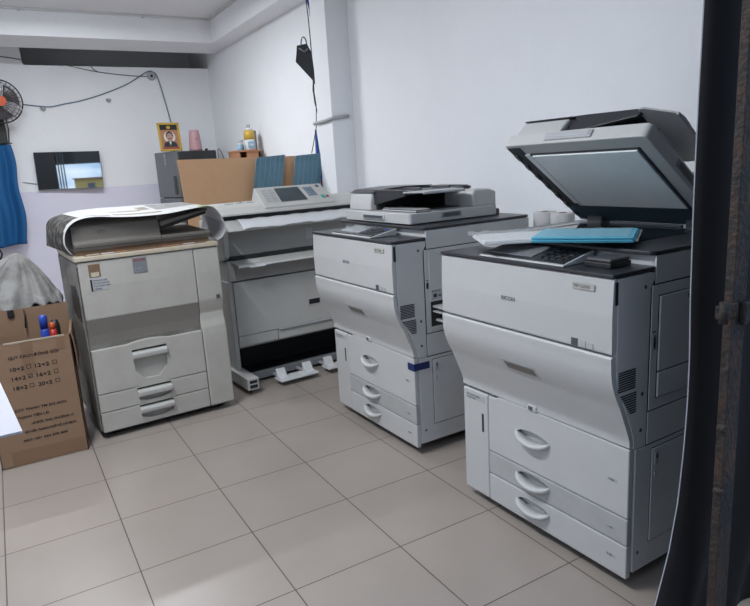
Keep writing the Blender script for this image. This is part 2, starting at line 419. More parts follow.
    for (va, vb, z0, z1) in ((-.058, .016, .650, .712), (-.050, .022, .575, .641)):
        nsl = 9
        for i in range(nsl):
            z = z0 + (z1 - z0) * (i + .5) / nsl
            sh = 0 if z0 > .64 else (z1 - z) * .72
            m.box((sx, va + sh, z - .0022), (sx + .0018, vb, z + .0022))
    m.build('vent_grille', 'seam', sp)
    for v_, z_ in ((.048, .938), (.048, .625), (.046, .513), (.05, .112)):
        m = MB(); m.cyl((sx, v_, z_), .006, .0022, 'x', 12); m.build('screw', 'dgrey', sp)
    # rear side module : backing seams + panels
    m = MB(); m.box((sx - .005, .074, .094), (sx + .0005, .70, .978)); m.build('side_backing', 'seam', t)
    m = MB(); m.box((sx - .004, .028, .052), (sx + .002, .698, .455)); m.m('cop2'); lp = m.build('lower_side_panel', 'cop2', t)
    m = MB(); m.box((sx, .098, .130), (sx + .0025, .64, .492 - .05)); m.build('panel_seam', 'seam', lp)
    m = MB(); m.box((sx, .101, .133), (sx + .005, .637, .439), .002); dd = m.build('side_door', 'cop2', lp)
    m = MB(); m.box((sx + .004, .112, .345), (sx + .0075, .122, .362), .001); m.build('door_button', 'lgrey', dd)
    m = MB(); m.m('lgrey').box((sx + .004, .112, .385), (sx + .0075, .128, .425), .001); m.m('seam').box((sx + .004, .118, .405), (sx + .009, .124, .42)); m.build('door_latch', 'lgrey', dd)
    m = MB(); m.box((sx - .004, .076, .460), (sx + .003, .698, .560), .001); m.build('middle_side_panel', 'cop2', t)
    m = MB(); m.box((sx - .004, .092, .9405), (sx + .002, .70, 1.019), .001); m.build('top_side_panel', 'cop2', t)
    if kind == 'open':
        m = MB(); m.box((sx - .004, .078, .565), (sx + .003, .698, .936), .001); up = m.build('upper_side_panel', 'cop2', t)
        m = MB(); m.box((sx, .106, .598), (sx + .0045, .66, .906)); m.build('panel_seam', 'seam', up)
        m = MB(); m.m('cop2').box((sx, .109, .681), (sx + .009, .657, .903), .002).box((sx, .109, .601), (sx + .009, .657, .676), .002); pd = m.build('side_door', 'cop2', up)
        m = MB()
        for a_ in range(8): pass
        m.tube([(sx + .0095, .245 + .008 * math.cos(2 * PI * i / 16), .887 + .008 * math.sin(2 * PI * i / 16)) for i in range(16)], .0012, 6, True)
        m.box((sx + .008, .236, .885), (sx + .0105, .254, .888)); m.build('lock_symbol', 'seam', pd)
        m = MB(); m.m('grey').box((sx + .002, .084, .750), (sx + .006, .098, .792), .001); m.m('seam').box((sx + .004, .086, .757), (sx + .0068, .093, .785)).box((sx + .002, .083, .80), (sx + .0042, .098, .803)); m.build('connector_port', 'grey', up)
    else:
        m = MB(); m.m('cop2').box((sx - .004, .078, .704), (sx + .003, .698, .936), .001).box((sx - .004, .078, .565), (sx + .003, .103, .704)).box((sx - .004, .103, .565), (sx + .003, .698, .590)); up = m.build('upper_side_panel', 'cop2', t)
        m = MB(); m.box((sx + .002, .100, .705), (sx + .005, .62, .925), .001); m.build('duplex_door', 'cop2', up)
        m = MB(); m.m('lgrey').box((sx + .004, .106, .712), (sx + .0065, .19, .757), .001)
        m.m('seam').box((sx + .006, .118, .722), (sx + .0072, .135, .738)).box((sx + .006, .145, .725), (sx + .0072, .160, .731)).box((sx + .006, .112, .748), (sx + .0072, .118, .753)).box((sx + .006, .128, .748), (sx + .0072, .134, .753)).box((sx + .006, .145, .748), (sx + .0072, .150, .753)); m.build('instruction_label', 'lgrey', up)
        m = MB(); m.m('seam').box((sx + .002, .083, .765), (sx + .0045, .094, .792)).box((sx + .002, .081, .80), (sx + .0045, .095, .803)); m.build('connector_port', 'seam', up)
        m = MB(); m.box((sx - .003, .103, .590), (sx - .0015, .60, .704)); m.build('tray_recess', 'seam', up)
        m = MB(); m.box((sx - .002, .115, .676), (sx + .10, .55, .686), .003).box((sx - .002, .115, .655), (sx + .06, .55, .663), .003).box((sx - .002, .13, .612), (sx + .16, .55, .622), .003).box((sx + .14, .13, .622), (sx + .16, .55, .640), .003); m.build('bypass_tray', 'cop', t)
        m = MB(); m.m('tape').box((sx - .045, -.0030, .405), (sx + .0045, .001, .437)).box((sx + .0018, -.003, .405), (sx + .0046, .082, .437)); m.build('navy_tape', 'tape', t)['label'] = 'strip of navy tape round the front edge'
    # ---- top
    m = MB(); m.prism([(.0, -.088), (W, -.088), (W, .105), (.0, .105)], 'z', .979, .990, .003); fd = m.build('front_deck', 'deck', t)
    m = MB(); m.prism(rounded([(.02, .095), (W, .095), (W, .70), (.02, .70)], .02, 3), 'z', .978, 1.020, .004); m.build('scanner_body', 'cop2', t)
    m = MB(); m.prism(rounded([(.0, .075), (W + .003, .075), (W + .003, .71), (.0, .71)], .03, 3), 'z', 1.0205, 1.033, .003); sd = m.build('platen_deck', 'deck', t)
    m = MB(); m.box((.13, .16, 1.0332), (.60, .55, 1.0345)); m.build('exposure_glass', 'glass', sd)
    m = MB(); m.box((.06, .16, 1.0332), (.10, .55, 1.0345)); m.build('slit_glass', 'glass', sd)
    # operation panel
    def P(u, v, h=0):
        k = (v + .07) / .145; return (u, v, .994 + k * .022 + h)
    m = MB(); m.m('cop').hexa([(.20, -.078, .990), (.565, -.078, .990), (.55, .074, .990), (.185, .074, .990), P(.20, -.078, .003), P(.565, -.078, .003), P(.55, .074, .005), P(.185, .074, .005)], .003)
    op = m.build('operation_panel', 'cop', t)
    m = MB(); m.hexa([P(.206, -.071, .002), P(.557, -.071, .002), P(.543, .069, .002), P(.193, .069, .002), P(.206, -.071, .006), P(.557, -.071, .006), P(.543, .069, .0075), P(.193, .069, .0075)], .001); m.build('panel_face', 'deck', op)
    m = MB(); m.hexa([P(.232, -.050, .004), P(.415, -.050, .004), P(.405, .050, .005), P(.222, .050, .005), P(.232, -.050, .0085), P(.415, -.050, .0085), P(.405, .050, .0095), P(.222, .050, .0095)]); m.build('touch_screen', 'screen', op)
    for i in range(4):
        for j in range(4):
            m = MB(); u = .436 + i * .027; v = -.052 + j * .026
            m.m('bblue' if (i, j) == (3, 3) and kind == 'closed' else 'keyd')
            m.hexa([P(u, v, .006), P(u + .019, v, .006), P(u + .018, v + .015, .006), P(u - .001, v + .015, .006), P(u, v, .0095), P(u + .019, v, .0095), P(u + .018, v + .015, .0095), P(u - .001, v + .015, .0095)], .001); m.build('key', 'keyd', op)
    # ---- document feeder / lid
    HV = .60
    HS = lambda h: h if h < .06 else .06 + (h - .06) * .80
    if kind == 'closed':
        L = lambda p: (p[0], HV - p[1], 1.0335 + HS(p[2]))
    else:
        L = lambda p: (p[0], HV - .807 * p[1] + .590 * HS(p[2]), 1.046 + .590 * p[1] + .807 * HS(p[2]))
    m = MB(L)
    m.m('cop').prism(rounded([(.035, -.015), (.625, -.015), (.625, .505), (.035, .505)], .02, 4), 'z', .004, .052, .006)
    lid = m.build('document_feeder', 'cop', t, recalc=True)
    # front grip and side slot
    m = MB(L); m.m('lgrey').box((.225, .498, .014), (.425, .512, .044), .006); m.m('dgrey' if kind == 'closed' else 'lgrey').box((.235, .508, .020), (.415, .514, .040), .004); m.build('grip', 'lgrey', lid, recalc=True)
    m = MB(L); m.m('grey').box((.620, .21, .020), (.628, .33, .044), .003); m.m('dgrey').box((.624, .225, .025), (.6295, .315, .040)); m.build('side_handle', 'dgrey', lid, recalc=True)
    # underside : frame, pad, teal bands
    m = MB(L)
    m.m('padband').box((.045, -.005, .0005), (.615, .095, .006))
    m.m('deck').box((.045, .095, .0015), (.105, .49, .006))
    m.m('pad').box((.100, .12, -.0005), (.124, .45, .006)); m.m('deck').box((.124, .105, .0005), (.131, .45, .006))
    m.m('deck').box((.567, .09, .0005), (.577, .45, .006)).box((.13, .445, .0005), (.577, .452, .006))
    m.m('dgrey')
    for k in range(7): m.box((.048, .03 + .065 * k, -.004), (.062, .06 + .065 * k, .004), .001)
    m.build('lid_underside', 'deck', lid, recalc=True)
    m = MB(L); m.box((.132, .108, -.004), (.566, .444, .005), .002); m.build('platen_pad', 'pad', lid, recalc=True)
    # feeder housing (left block), input tray, rear housing
    hb = [(.06, .052), (.06, .160), (.10, .172), (.28, .176), (.43, .168), (.462, .152), (.475, .09), (.475, .052)]
    m = MB(L); m.m('cop').prism(hb, 'x', .036, .245, .008, 3); fh = m.build('feeder_housing', 'cop', lid, recalc=True)
    m = MB(L); m.m('deck').prism([(.10, .173), (.28, .178), (.43, .170), (.464, .154), (.466, .159), (.432, .175), (.28, .184), (.10, .179)], 'x', .034, .262, .002); m.build('housing_top', 'deck', fh, recalc=True)
    m = MB(L)
    m.m('cop').prism([(-.01, .05), (-.01, .13), (.03, .15), (.12, .152), (.135, .13), (.135, .05)], 'x', .40, .622, .008, 2); m.build('rear_housing', 'cop', lid, recalc=True)
    m = MB(L)    # sloping input tray with raised rims
    tr = lambda u: .128 + .040 * max(0, (u - .24)) / .38
    m.m('deck')
    V = [(.235, .07, .150), (.515, .10, .158), (.515, .42, .158), (.235, .445, .150)]
    m.hexa([V[0], V[1], V[2], V[3]] + [(p[0], p[1], p[2] + .012) for p in V], .003)
    m.prism([(.235, .080), (.36, .108), (.51, .140), (.525, .168), (.50, .176), (.30, .178), (.235, .176)], 'y', .435, .450, .003)
    m.prism([(.235, .10), (.515, .150), (.53, .166), (.50, .176), (.30, .178), (.235, .174)], 'y', .062, .075, .003)
    m.m('dgrey').box((.36, .17, .165), (.50, .18, .182), .002).box((.36, .34, .165), (.50, .35, .182), .002)
    it = m.build('input_tray', 'deck', lid, recalc=True)
    m = MB(L); m.m('trayx').prism(rounded([(.512, .17), (.625, .18), (.640, .42), (.53, .465), (.512, .46)], .03, 4), 'z', .158, .166, .002)
    m.build('tray_extension', 'trayx', it, recalc=True)
    m = MB(L); m.m('lgrey').box((.626, .19, .150), (.638, .43, .163), .005); m.build('tray_rim', 'lgrey', it, recalc=True)
    m = MB(L); m.m('blk').box((.245, -.005, .052), (.402, .13, .148), .002); m.build('rear_inner_wall', 'blk', lid, recalc=True)
    m = MB(L)   # exit area floor under tray
    m.m('deck').box((.245, .10, .052), (.52, .40, .056)); m.m('cop').prism([(.27, .40), (.33, .46), (.62, .46), (.62, .38), (.52, .34), (.33, .35)], 'z', .052, .066, .004)
    m.m('blk')
    for k in range(4): m.box((.262, .13 + .07 * k, .056), (.34, .142 + .07 * k, .075), .002)
    m.build('exit_tray', 'deck', lid, recalc=True)
    m = MB(L); m.box((.245, .08, .054), (.262, .44, .125)); m.build('exit_mouth', 'blk', lid, recalc=True)
    # hinges
    for hx in (.10, .52):
        m = MB(); m.m('dgrey').box((hx, .575, 1.03), (hx + .07, .66, 1.062), .005); m.m('blk').cyl((hx + .01, .60, 1.05), .012, .05, 'x', 14); m.build('hinge', 'dgrey', t)
    if kind == 'open':
        m = MB(); m.box((.20, .585, 1.033), (.50, .60, 1.043), .003); m.build('hinge_bar', 'grey', t)
    return t

cA = make_copier('photocopier', (1.635, .085), .017, 'tall white office copier with closed lid and navy tape on its front corner', 'closed')
cB = make_copier('photocopier', (1.616, -1.048), .022, 'tall white office copier with its scanner lid raised, nearest the camera on the right', 'open')

def local(t):    # local frame -> world for free objects laid on a copier
    mw = Matrix.Translation(t.location) @ t.rotation_euler.to_matrix().to_4x4()
    return mw
LB = local(cB)
rotB = -PI / 2 + .022
# things on the front copier
def onB(u, v, z): return LB @ Vector((u, v, z))
# black card reader box
t = thing('card_reader', onB(.650, .020, .9905), rotB, 'small black box lying on the deck beside the keypad of the open copier', 'box')
m = MB(); m.box((-.056, -.046, 0), (.036, .046, .016), .003); m.build('case', 'blk', t)
m = MB(); m.box((-.052, -.040, .016), (.032, .044, .026), .004); m.build('lid', 'dgrey', t)
# pack of white paper in clear film
def pack(t, w, d, h, mt, n):
    m = MB(); m.m(mt)
    for k in range(n):
        z = h * k / n; j = .003 * math.sin(k * 2.3)
        m.box((-w / 2 + j, -d / 2 - j, z), (w / 2 + j, d / 2 - j, z + h / n * .9), .0008, 1)
    return m.build('paper_sheets', mt, t)
t = thing('paper_pack', onB(.262, .062, 1.036), rotB + math.radians(-31), 'pack of white paper in crumpled clear film on the open copier', 'paper pack')
pack(t, .21, .30, .012, 'paper', 3)
m = MB()
def filmfn(a, b_):
    x = (a - .5) * .30 - .028; y = (b_ - .5) * .32
    z = .0135 + .0012 * math.sin(a * 23) * math.cos(b_ * 17)
    if a < .22: z = .004 + .010 * abs(math.sin(b_ * 19 + a * 30)) + .004 * math.sin(a * 61)
    if a > .97: z = .004
    return (x, y, z)
m.grid(filmfn, 60, 40); m.build('plastic_wrap', 'film', t)
t = thing('paper_pack', onB(.492, .105, 1.0512), rotB + math.radians(-57), 'pack of cyan blue paper lying in front of the raised lid', 'paper pack')
pack(t, .23, .29, .016, 'cyan', 4)
m = MB()
m.grid(lambda a, b_: ((a - .5) * .25 - .008, (b_ - .5) * .31, .0185 + .0012 * math.sin(a * 29) * math.cos(b_ * 21) if .06 < b_ < .94 and a > .08 else .006 + .004 * math.sin(a * 40 + b_ * 33)), 50, 40); m.build('plastic_wrap', 'film', t)

# side cabinet between the copiers carrying two paper rolls
m = MB(); m.m('lgrey').box((2.36, -.93, .02), (2.59, -.55, .955), .004); 
tag(m.build('side_cabinet', 'lgrey'), 'narrow light grey cabinet by the wall behind the open copier, carrying paper rolls', 'cabinet')
for (x, y), lb in (((2.44, -.665), 'white paper roll on the right standing left of its twin, farther from the raised lid'), ((2.425, -.79), 'white paper roll beside the lower corner of the raised lid')):
    t = thing('paper_roll', (x, y, .956), 0, lb, 'paper roll', 'paper rolls behind the open copier')
    m = MB(); m.lathe((0, 0, 0), [(.018, 0), (.052, 0), (.055, .004), (.055, .078), (.052, .083), (.02, .083), (.018, .081)], 28); m.build('paper', 'roll', t)
    m = MB(); m.lathe((0, 0, 0), [(.0185, .001), (.0185, .085), (.015, .085), (.015, .06), (.001, .06)], 20); m.build('core', 'cardtape', t)

# ------------------------------------------------------------------ old copier on the left
A1 = math.radians(2.7)
t = thing('old_photocopier', (.457, .46, 0), A1, 'aged beige-grey copier with a big poster lying over its top', 'copier')
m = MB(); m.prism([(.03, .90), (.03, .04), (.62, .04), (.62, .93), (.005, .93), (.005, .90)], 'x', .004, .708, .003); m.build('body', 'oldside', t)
m = MB(); m.box((.03, .05, .02), (.68, .60, .045)); m.build('base', 'blk', t)
for cx in (.06, .64):
    for cy in (.08, .55):
        m = MB(); m.cyl((cx, cy, .022), .022, .025, 'x', 16); m.build('caster', 'blk', t)
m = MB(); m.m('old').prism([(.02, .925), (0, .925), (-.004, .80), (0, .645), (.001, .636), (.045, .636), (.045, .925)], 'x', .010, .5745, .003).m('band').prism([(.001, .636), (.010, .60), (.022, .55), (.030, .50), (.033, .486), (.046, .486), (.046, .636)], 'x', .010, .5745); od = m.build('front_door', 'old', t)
m = MB(); m.prism([(.02, .925), (0, .925), (-.004, .80), (0, .645), (.003, .632), (.012, .60), (.022, .57), (.016, .53), (.004, .49), (0, .45), (0, .04), (.045, .04), (.045, .925)], 'x', .5785, .714, .008, 3); rc = m.build('right_column', 'old', t)
m = MB(); m.box((.676, -.0038, .642), (.695, .004, .664)); m.build('energy_label', 'dgrey', rc)
m = MB(); m.m('brownp').box((.054, -.0045, .848), (.107, .004, .912), .001); m.m('cream').box((.062, -.0055, .850), (.100, .004, .872)); m.build('photo_sticker', 'brownp', od)
m = MB(); m.m('lgrey').box((.056, -.005, .780), (.131, .004, .843), .001); m.m('blk').box((.054, -.0055, .780), (.062, .004, .838)); ls = m.build('notice_label', 'lgrey', od)
text('Notice to user\nDo not open the\nfront cover while\ncopying', .011, 'dgrey', ls, (.068, -.0056, .828), (1, 0, 0), (0, 0, 1))
m = MB(); m.m('grey').box((.263, -.0045, .838), (.332, .004, .917), .001); nb = m.build('maker_plate', 'grey', od)
text('RICOH', .0185, 'redt', nb, (.268, -.0052, .900), (1, 0, 0), (0, 0, 1), bold=.0006)
text('MP 7001', .010, 'lgrey', nb, (.270, -.0052, .860), (1, 0, 0), (0, 0, 1)); text('Printer Scanner', .007, 'lgrey', nb, (.270, -.0052, .846), (1, 0, 0), (0, 0, 1))
def old_drawer(z0, z1, hz0, hz1, recz, bump):
    m = MB()
    n = 10; top = [(.18 + .22 * i / n, z1 + bump * math.sin(PI * i / n)) for i in range(n + 1)]
    m.prism([(.010, z0), (.5745, z0), (.5745, z1)] + top[::-1] + [(.010, z1)], 'y', .006, .04, .003)
    d = m.build('drawer', 'old', t)
    c = MB(); c.prism([(.200, hz1 + .012), (.378, hz1 + .012), (.372, recz + (hz0 - recz) * .45), (.325, recz + .004), (.250, recz + .004), (.206, recz + (hz0 - recz) * .45)], 'y', -.01, .028); cu = c.build('cutter', 'old2'); cut(d, cu)
    m = MB(); m.add([(.196, .027, hz1 + .016), (.382, .027, hz1 + .016), (.375, .030, recz), (.203, .030, recz)], [(0, 1, 2, 3)]); m.build('handle_recess', 'old2', d)
    m = MB(); m.prism([(.022, hz1), (-.012, hz1 - .002), (-.016, hz1 - .012), (-.013, hz0 + .004), (-.008, hz0), (.022, hz0 + .006)], 'x', .200, .377, .003, 2); hd = m.build('handle', 'wide', d)
    text('-', .02, 'dgrey', hd, (.283, -.0172, (hz0 + hz1) / 2 - .004), (1, 0, 0), (0, 0, 1))
old_drawer(.2455, .477, .398, .433, .275, .012)
old_drawer(.1475, .2415, .190, .226, .158, .010)
old_drawer(.040, .1435, .098, .130, .060, .008)
# left side : panel with the carton-side shadow in its colour, dark burnt hole
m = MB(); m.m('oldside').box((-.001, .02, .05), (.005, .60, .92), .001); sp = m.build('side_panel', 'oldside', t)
m = MB(); m.prism(rounded([(.06, .62), (.05, .76), (.10, .80), (.26, .79), (.28, .66), (.20, .63)], .02, 2), 'x', -.004, .002); m.build('side_opening', 'blk', sp)
# cream trim and littered bed
m = MB(); m.prism(rounded([(-.003, -.008), (.718, -.008), (.718, .60), (-.003, .60)], .012, 2), 'z', .930, .952, .004); ct = m.build('top_trim', 'cream', t)
m = MB(); m.box((.05, .012, .9515), (.66, .59, .955)); m.build('glass_bed', 'brownp', t)
m = MB()
for (x0, x1, y0, y1, k) in ((.06, .12, .02, .05, 'cream'), (.13, .19, .015, .045, 'white'), (.20, .25, .02, .05, 'orange'), (.43, .52, .02, .045, 'orange'), (.54, .60, .02, .045, 'white')):
    m.m(k).box((x0, y0, .955), (x1, y1, .9565))
m.build('bed_stickers', 'cream', t)
# feeder body under the poster
m = MB(); m.m('old2').prism([(.05, .975), (.045, 1.012), (.07, 1.02), (.075, 1.095), (.12, 1.118), (.5, 1.12), (.56, 1.10), (.57, .975)], 'x', .012, .44, .006, 2)
m.m('old2').prism([(.05, .975), (.045, 1.010), (.56, 1.03), (.57, .975)], 'x', .44, .70, .006, 2); af = m.build('document_feeder', 'old2', t)
m = MB(); m.m('blk').prism([(.44, 1.035), (.70, 1.10), (.70, 1.112), (.62, 1.108), (.44, 1.06)], 'y', .09, .5); m.m('old2').prism([(.44, 1.055), (.70, 1.118), (.70, 1.13), (.44, 1.085)], 'y', .06, .52, .003); m.build('feeder_tray', 'old2', af)
m = MB(); m.box((.02, .06, .953), (.69, .56, .976)); m.build('lid_gasket', 'brownp', t)
text('APS', .024, 'dgrey', af, (.13, .068, 1.055), (1, 0, 0), (0, 0, 1))
m = MB(); m.box((.008, .0430, .990), (.70, .0455, .993)); m.build('feeder_seam', 'seam', af)

# poster draped over the feeder
def spline(P, t_):
    n = len(P) - 1; x = t_ * n; i = min(int(x), n - 1); f = x - i
    p0, p1, p2, p3 = (Vector(P[max(i - 1, 0)]), Vector(P[i]), Vector(P[i + 1]), Vector(P[min(i + 2, n)]))
    return .5 * ((2 * p1) + (-p0 + p2) * f + (2 * p0 - 5 * p1 + 4 * p2 - p3) * f * f + (-p0 + 3 * p1 - 3 * p2 + p3) * f ** 3)
FR = [(-.002, .966), (-.026, 1.015), (-.012, 1.082), (.040, 1.126), (.12, 1.139), (.23, 1.128), (.345, 1.122), (.473, 1.124), (.609, 1.138), (.70, 1.142), (.745, 1.112), (.776, 1.055), (.782, 1.005), (.758, .968), (.730, .956)]
BK = [(-.060, .985), (-.052, 1.045), (-.041, 1.104), (.001, 1.134), (.10, 1.155), (.22, 1.160), (.343, 1.158), (.46, 1.158), (.60, 1.155), (.70, 1.152), (.765, 1.13), (.80, 1.09), (.80, 1.03), (.785, .99), (.765, .97)]
tp = thing('poster', (.457, .46, 0), A1, 'large printed paper poster draped over the aged copier on the left', 'poster')
def pst(a, b_):
    f = spline(FR, a); k = spline(BK, a); q = f.lerp(k, b_)
    return (q[0], .02 + .46 * b_ + .015 * math.sin(a * 9) * (1 - b_), q[1])
def pm(a, b_):
    if a < .25 and b_ > .07 + .9 * max(0, a - .12): return 'pdark'
    if .27 < a < .34 and .1 < b_ < .2: return 'pgrey'
    if .36 < a < .46 and .42 < b_ < .55 and (a - .36) * 1.2 + .42 > b_ - .06: return 'pbrown'
    if .455 < a < .49 and .5 < b_ < .78: return 'pbrown'
    if .50 < a < .66 and .40 < b_ < .93: return 'pgrey'
    if .66 < a < .70 and .2 < b_ < .5: return 'pgreen'
    if .60 < a < .68 and b_ < .16: return 'pgreen'
    if .36 < a < .50 and .16 < b_ < .26: return 'pbrown'
    if a > .80: return 'pback'
    return 'poster'
m = MB(); m.grid(pst, 90, 30, True, pm); o = m.build('printed_sheet', None, tp, solid=.0012)

# ------------------------------------------------------------------ wide-format plotter
A4 = math.radians(3.7)
WW = 1.05
t = thing('wide_format_printer', (1.30, .80, 0), A4, 'wide grey large-format printer with tilted control panel in front of the tan board', 'printer')
for fx in (-.022, WW - .05):
    m = MB(); m.m('wide').box((fx, -.20, .032), (fx + .072, .36, .104), .004); ft = m.build('foot', 'wide', t)
    m = MB(); m.box((fx + .012, -.202, .074), (fx + .060, -.19, .092)).box((fx + .012, -.202, .044), (fx + .060, -.19, .064)); m.build('foot_slot', 'blk', ft)
    for cy in (-.13, .30):
        m = MB(); m.m('blk').cyl((fx + .02, cy, .020), .020, .022, 'x', 14).box((fx + .018, cy - .012, .02), (fx + .046, cy + .012, .034)); m.build('caster', 'blk', t)
for fx in (.002, WW - .03):
    m = MB(); m.box((fx, .01, .10), (fx + .028, .36, .66), .003); m.build('side_frame', 'wide', t)
m = MB(); m.box((.03, .30, .012), (WW - .03, .32, .66)); m.build('rear_panel', 'blk', t)
m = MB(); m.box((.03, .05, .014), (WW - .03, .30, .024)); m.build('lower_shade_plate', 'blk', t)  # black plate added in place of the shadow under the printer
m = MB(); m.box((.03, .0, .020), (WW - .03, .04, .062), .003); m.build('cross_bar', 'grey', t)
# lower cabinet
m = MB(); m.m('wide').box((.031, 0, .317), (WW - .005, .30, .655), .004); lc = m.build('lower_cabinet', 'wide', t)
m = MB(); m.box((.535, -.0015, .437), (.615, .004, .470), .001); m.build('grip_slot', 'blk', lc)
m = MB(); m.m('lgrey').box((.53, -.004, .430), (.62, .002, .436), .001); m.build('slot_lip', 'lgrey', lc)
m = MB(); m.box((.031, .002, .250), (.296, .30, .314), .003); m.build('lower_panel', 'wide', t)
m = MB(); m.box((.300, .002, .248), (WW - .005, .30, .306), .003); lp = m.build('lower_drawer', 'wide', t)
m = MB(); m.prism([(-.012, .315), (.004, .318), (.004, .306), (-.010, .310)], 'x', .302, WW - .005, .001); m.build('drawer_lip', 'lgrey', lp)
m = MB(); m.m('wided').box((.028, .02, .236), (WW - .01, .30, .250)); m.build('cabinet_underside', 'wided', t)
# roll holders
for u0 in (.195, .535):
    m = MB(); m.m('white').box((u0, -.20, .030), (u0 + .265, -.10, .043), .004)
    for k in (0, .185): m.prism([(-.185, .040), (-.115, .040), (-.112, .098), (-.125, .098), (-.150, .056), (-.185, .048)], 'x', u0 + k + .005, u0 + k + .065, .003)
    m.m('lgrey').box((u0 + .03, -.10, .030), (u0 + .05, .03, .040)).box((u0 + .20, -.10, .030), (u0 + .22, .03, .040)); m.build('roll_holder', 'white', t)
# middle unit
m = MB(); m.m('wide').box((.010, .01, .662), (WW, .40, .785), .004); m.m('wided').box((.055, .004, .668), (WW - .02, .02, .782)); mu = m.build('middle_unit', 'wide', t)
m = MB(); m.prism([(.010, .785), (.16, .80), (.16, .775), (-.095, .752), (-.11, .758), (-.10, .768)], 'x', .035, WW - .03, .002); mt_ = m.build('lower_exit_tray', 'wide', t)
m = MB(); m.prism([(-.03, .780), (-.128, .760), (-.128, .752), (-.10, .752), (-.03, .772)], 'x', .10, .20, .002).box((.205, -.114, .755), (.245, -.09, .766), .002); m.build('tray_clip', 'white', mt_)
m = MB(); m.box((.04, .02, .786), (WW - .03, .30, .812)); m.build('exit_slot', 'blk', t)
# upper unit
m = MB(); m.m('wide').prism([(.01, .81), (0, .92), (.0, 1.02), (.40, 1.02), (.40, .78), (.045, .79)], 'x', .0, .030, .003).prism([(.01, .81), (0, .92), (.0, 1.02), (.40, 1.02), (.40, .78), (.045, .79)], 'x', WW - .03, WW, .003)
m.m('wided').box((.030, .045, .81), (WW - .03, .36, 1.01)); uu = m.build('upper_unit', 'wide', t)
m = MB(); m.box((.575, .0435, .86), (.622, .046, .93)); lbm = m.build('notice_label', 'lgrey', uu)
m = MB(); m.prism([(.05, 1.022), (.02, 1.030), (-.06, .990), (-.075, .972), (-.068, .966), (.05, .985)], 'x', .012, WW - .012, .003); ut = m.build('upper_exit_tray', 'wide', t)
m = MB()
def shfn(a, b_):
    u = .10 + .92 * a; v = .03 - .115 * b_; z = 1.031 - .052 * b_ * b_ + .003 * math.sin(a * 19) * b_ + .002 * math.sin(a * 47 + b_ * 5)
    return (u, v, z)
m.grid(shfn, 60, 10); m.build('paper_sheet', 'paper', ut, solid=.001)
m = MB(); m.box((.02, .03, 1.02), (WW - .02, .30, 1.058)); m.build('feed_slot', 'blk', t)
# top cover : rounded front
cov = [(.34, 1.03), (.34, 1.105), (.28, 1.122), (.20, 1.126), (.12, 1.118), (.06, 1.100), (.02, 1.078), (-.004, 1.066), (-.006, 1.056), (.02, 1.054), (.30, 1.054)]
m = MB(); m.prism(cov, 'x', -.008, WW + .005, .002); tc_ = m.build('top_cover', 'wide', t)
m = MB(); m.m('lgrey')
for k in range(3): m.box((.09 + k * .07, .13, 1.1205), (.14 + k * .07, .17, 1.1235))
m.m('grey').box((.20, .175, 1.123), (.207, .215, 1.1275)); m.build('cover_labels', 'lgrey', tc_)
# curved guide on left side
# control panel (tilted)
def CP(a, b_, h):   # a 0..1 along u, b 0..1 front->back
    u = (.293 + .475 * a) + b_ * (.018 * (1 - a) - .0 * a) ; return (u, .02 + .165 * b_, 1.084 + .118 * b_ + h)
m = MB(); m.m('wide').hexa([(.293, .02, 1.070), (.80, .02, 1.070), (.80, .22, 1.11), (.293, .22, 1.11), (.293, .015, 1.087), (.80, .015, 1.087), (.787, .19, 1.205), (.306, .19, 1.205)], .006, 3); cp = m.build('control_panel', 'wide', t)
def plate(m, mt, a0, a1, b0, b1, h0, h1):
    m.m(mt)
    def Q(a, b_, h): 
        u = .293 + .507 * a + (.013 * b_ if a < .5 else -.013 * b_); n = Vector((0, -.559, .829)); p = Vector((u, .015 + .175 * b_, 1.087 + .118 * b_)) + n * h; return tuple(p)
    m.hexa([Q(a0, b0, h0), Q(a1, b0, h0), Q(a1, b1, h0), Q(a0, b1, h0), Q(a0, b0, h1), Q(a1, b0, h1), Q(a1, b1, h1), Q(a0, b1, h1)])
m = MB(); plate(m, 'lcd', .26, .64, .20, .88, -.002, .002); m.build('display', 'lcd', cp)
def key(mt, *a):
    m = MB(); plate(m, mt, *a); m.build('key', mt, cp)
for i in range(3):
    for j in range(4): key('key', .70 + i * .045, .735 + i * .045, .38 + j * .12, .47 + j * .12, -.002, .004)
key('teal', .86, .91, .22, .36, -.002, .004); key('redt', .93, .96, .24, .33, -.002, .004); key('dgrey', .90, .94, .80, .90, -.002, .003)
for i in range(2):
    for j in range(5): key('lgrey', .07 + i * .09, .14 + i * .09, .25 + j * .13, .33 + j * .13, -.002, .003)

# ------------------------------------------------------------------ carton with rag and odds
t = thing('cardboard_box', (0, .41, 0), 0, 'open brown cardboard carton printed with packing text, at the left edge', 'box')
bx0, bx1, bd, bh, th = .0, .380, .34, .600, .004
m = MB(); m.m('card'); m.box((bx0, 0, 0), (bx1, th, bh)).box((bx0, bd - th, 0), (bx1 + .03, bd, bh)).box((bx0, 0, 0), (bx0 + th, bd, bh)).hexa([(bx1 - th, 0, 0), (bx1, 0, 0), (bx1 + .03, bd, 0), (bx1 + .026, bd, 0), (bx1 - th, 0, bh), (bx1, 0, bh), (bx1 + .035, bd, bh), (bx1 + .031, bd, bh)]).box((bx0, 0, 0), (bx1, bd, th)); m.build('box_walls', 'card', t)
m = MB(); m.box((bx0 + .005, bd - .003, bh), (bx1 + .03, bd + .001, bh + .098)); m.build('flap', 'card', t)
m = MB(); m.grid(lambda a, b_: (bx1 + .004 + .03 * a + .012 * math.sin(b_ * PI * .5), .03 + a * .29, bh - .002 + .03 * math.sin(b_ * PI) * a - .19 * b_ * b_), 6, 10); m.build('flap', 'card', t, solid=.004)
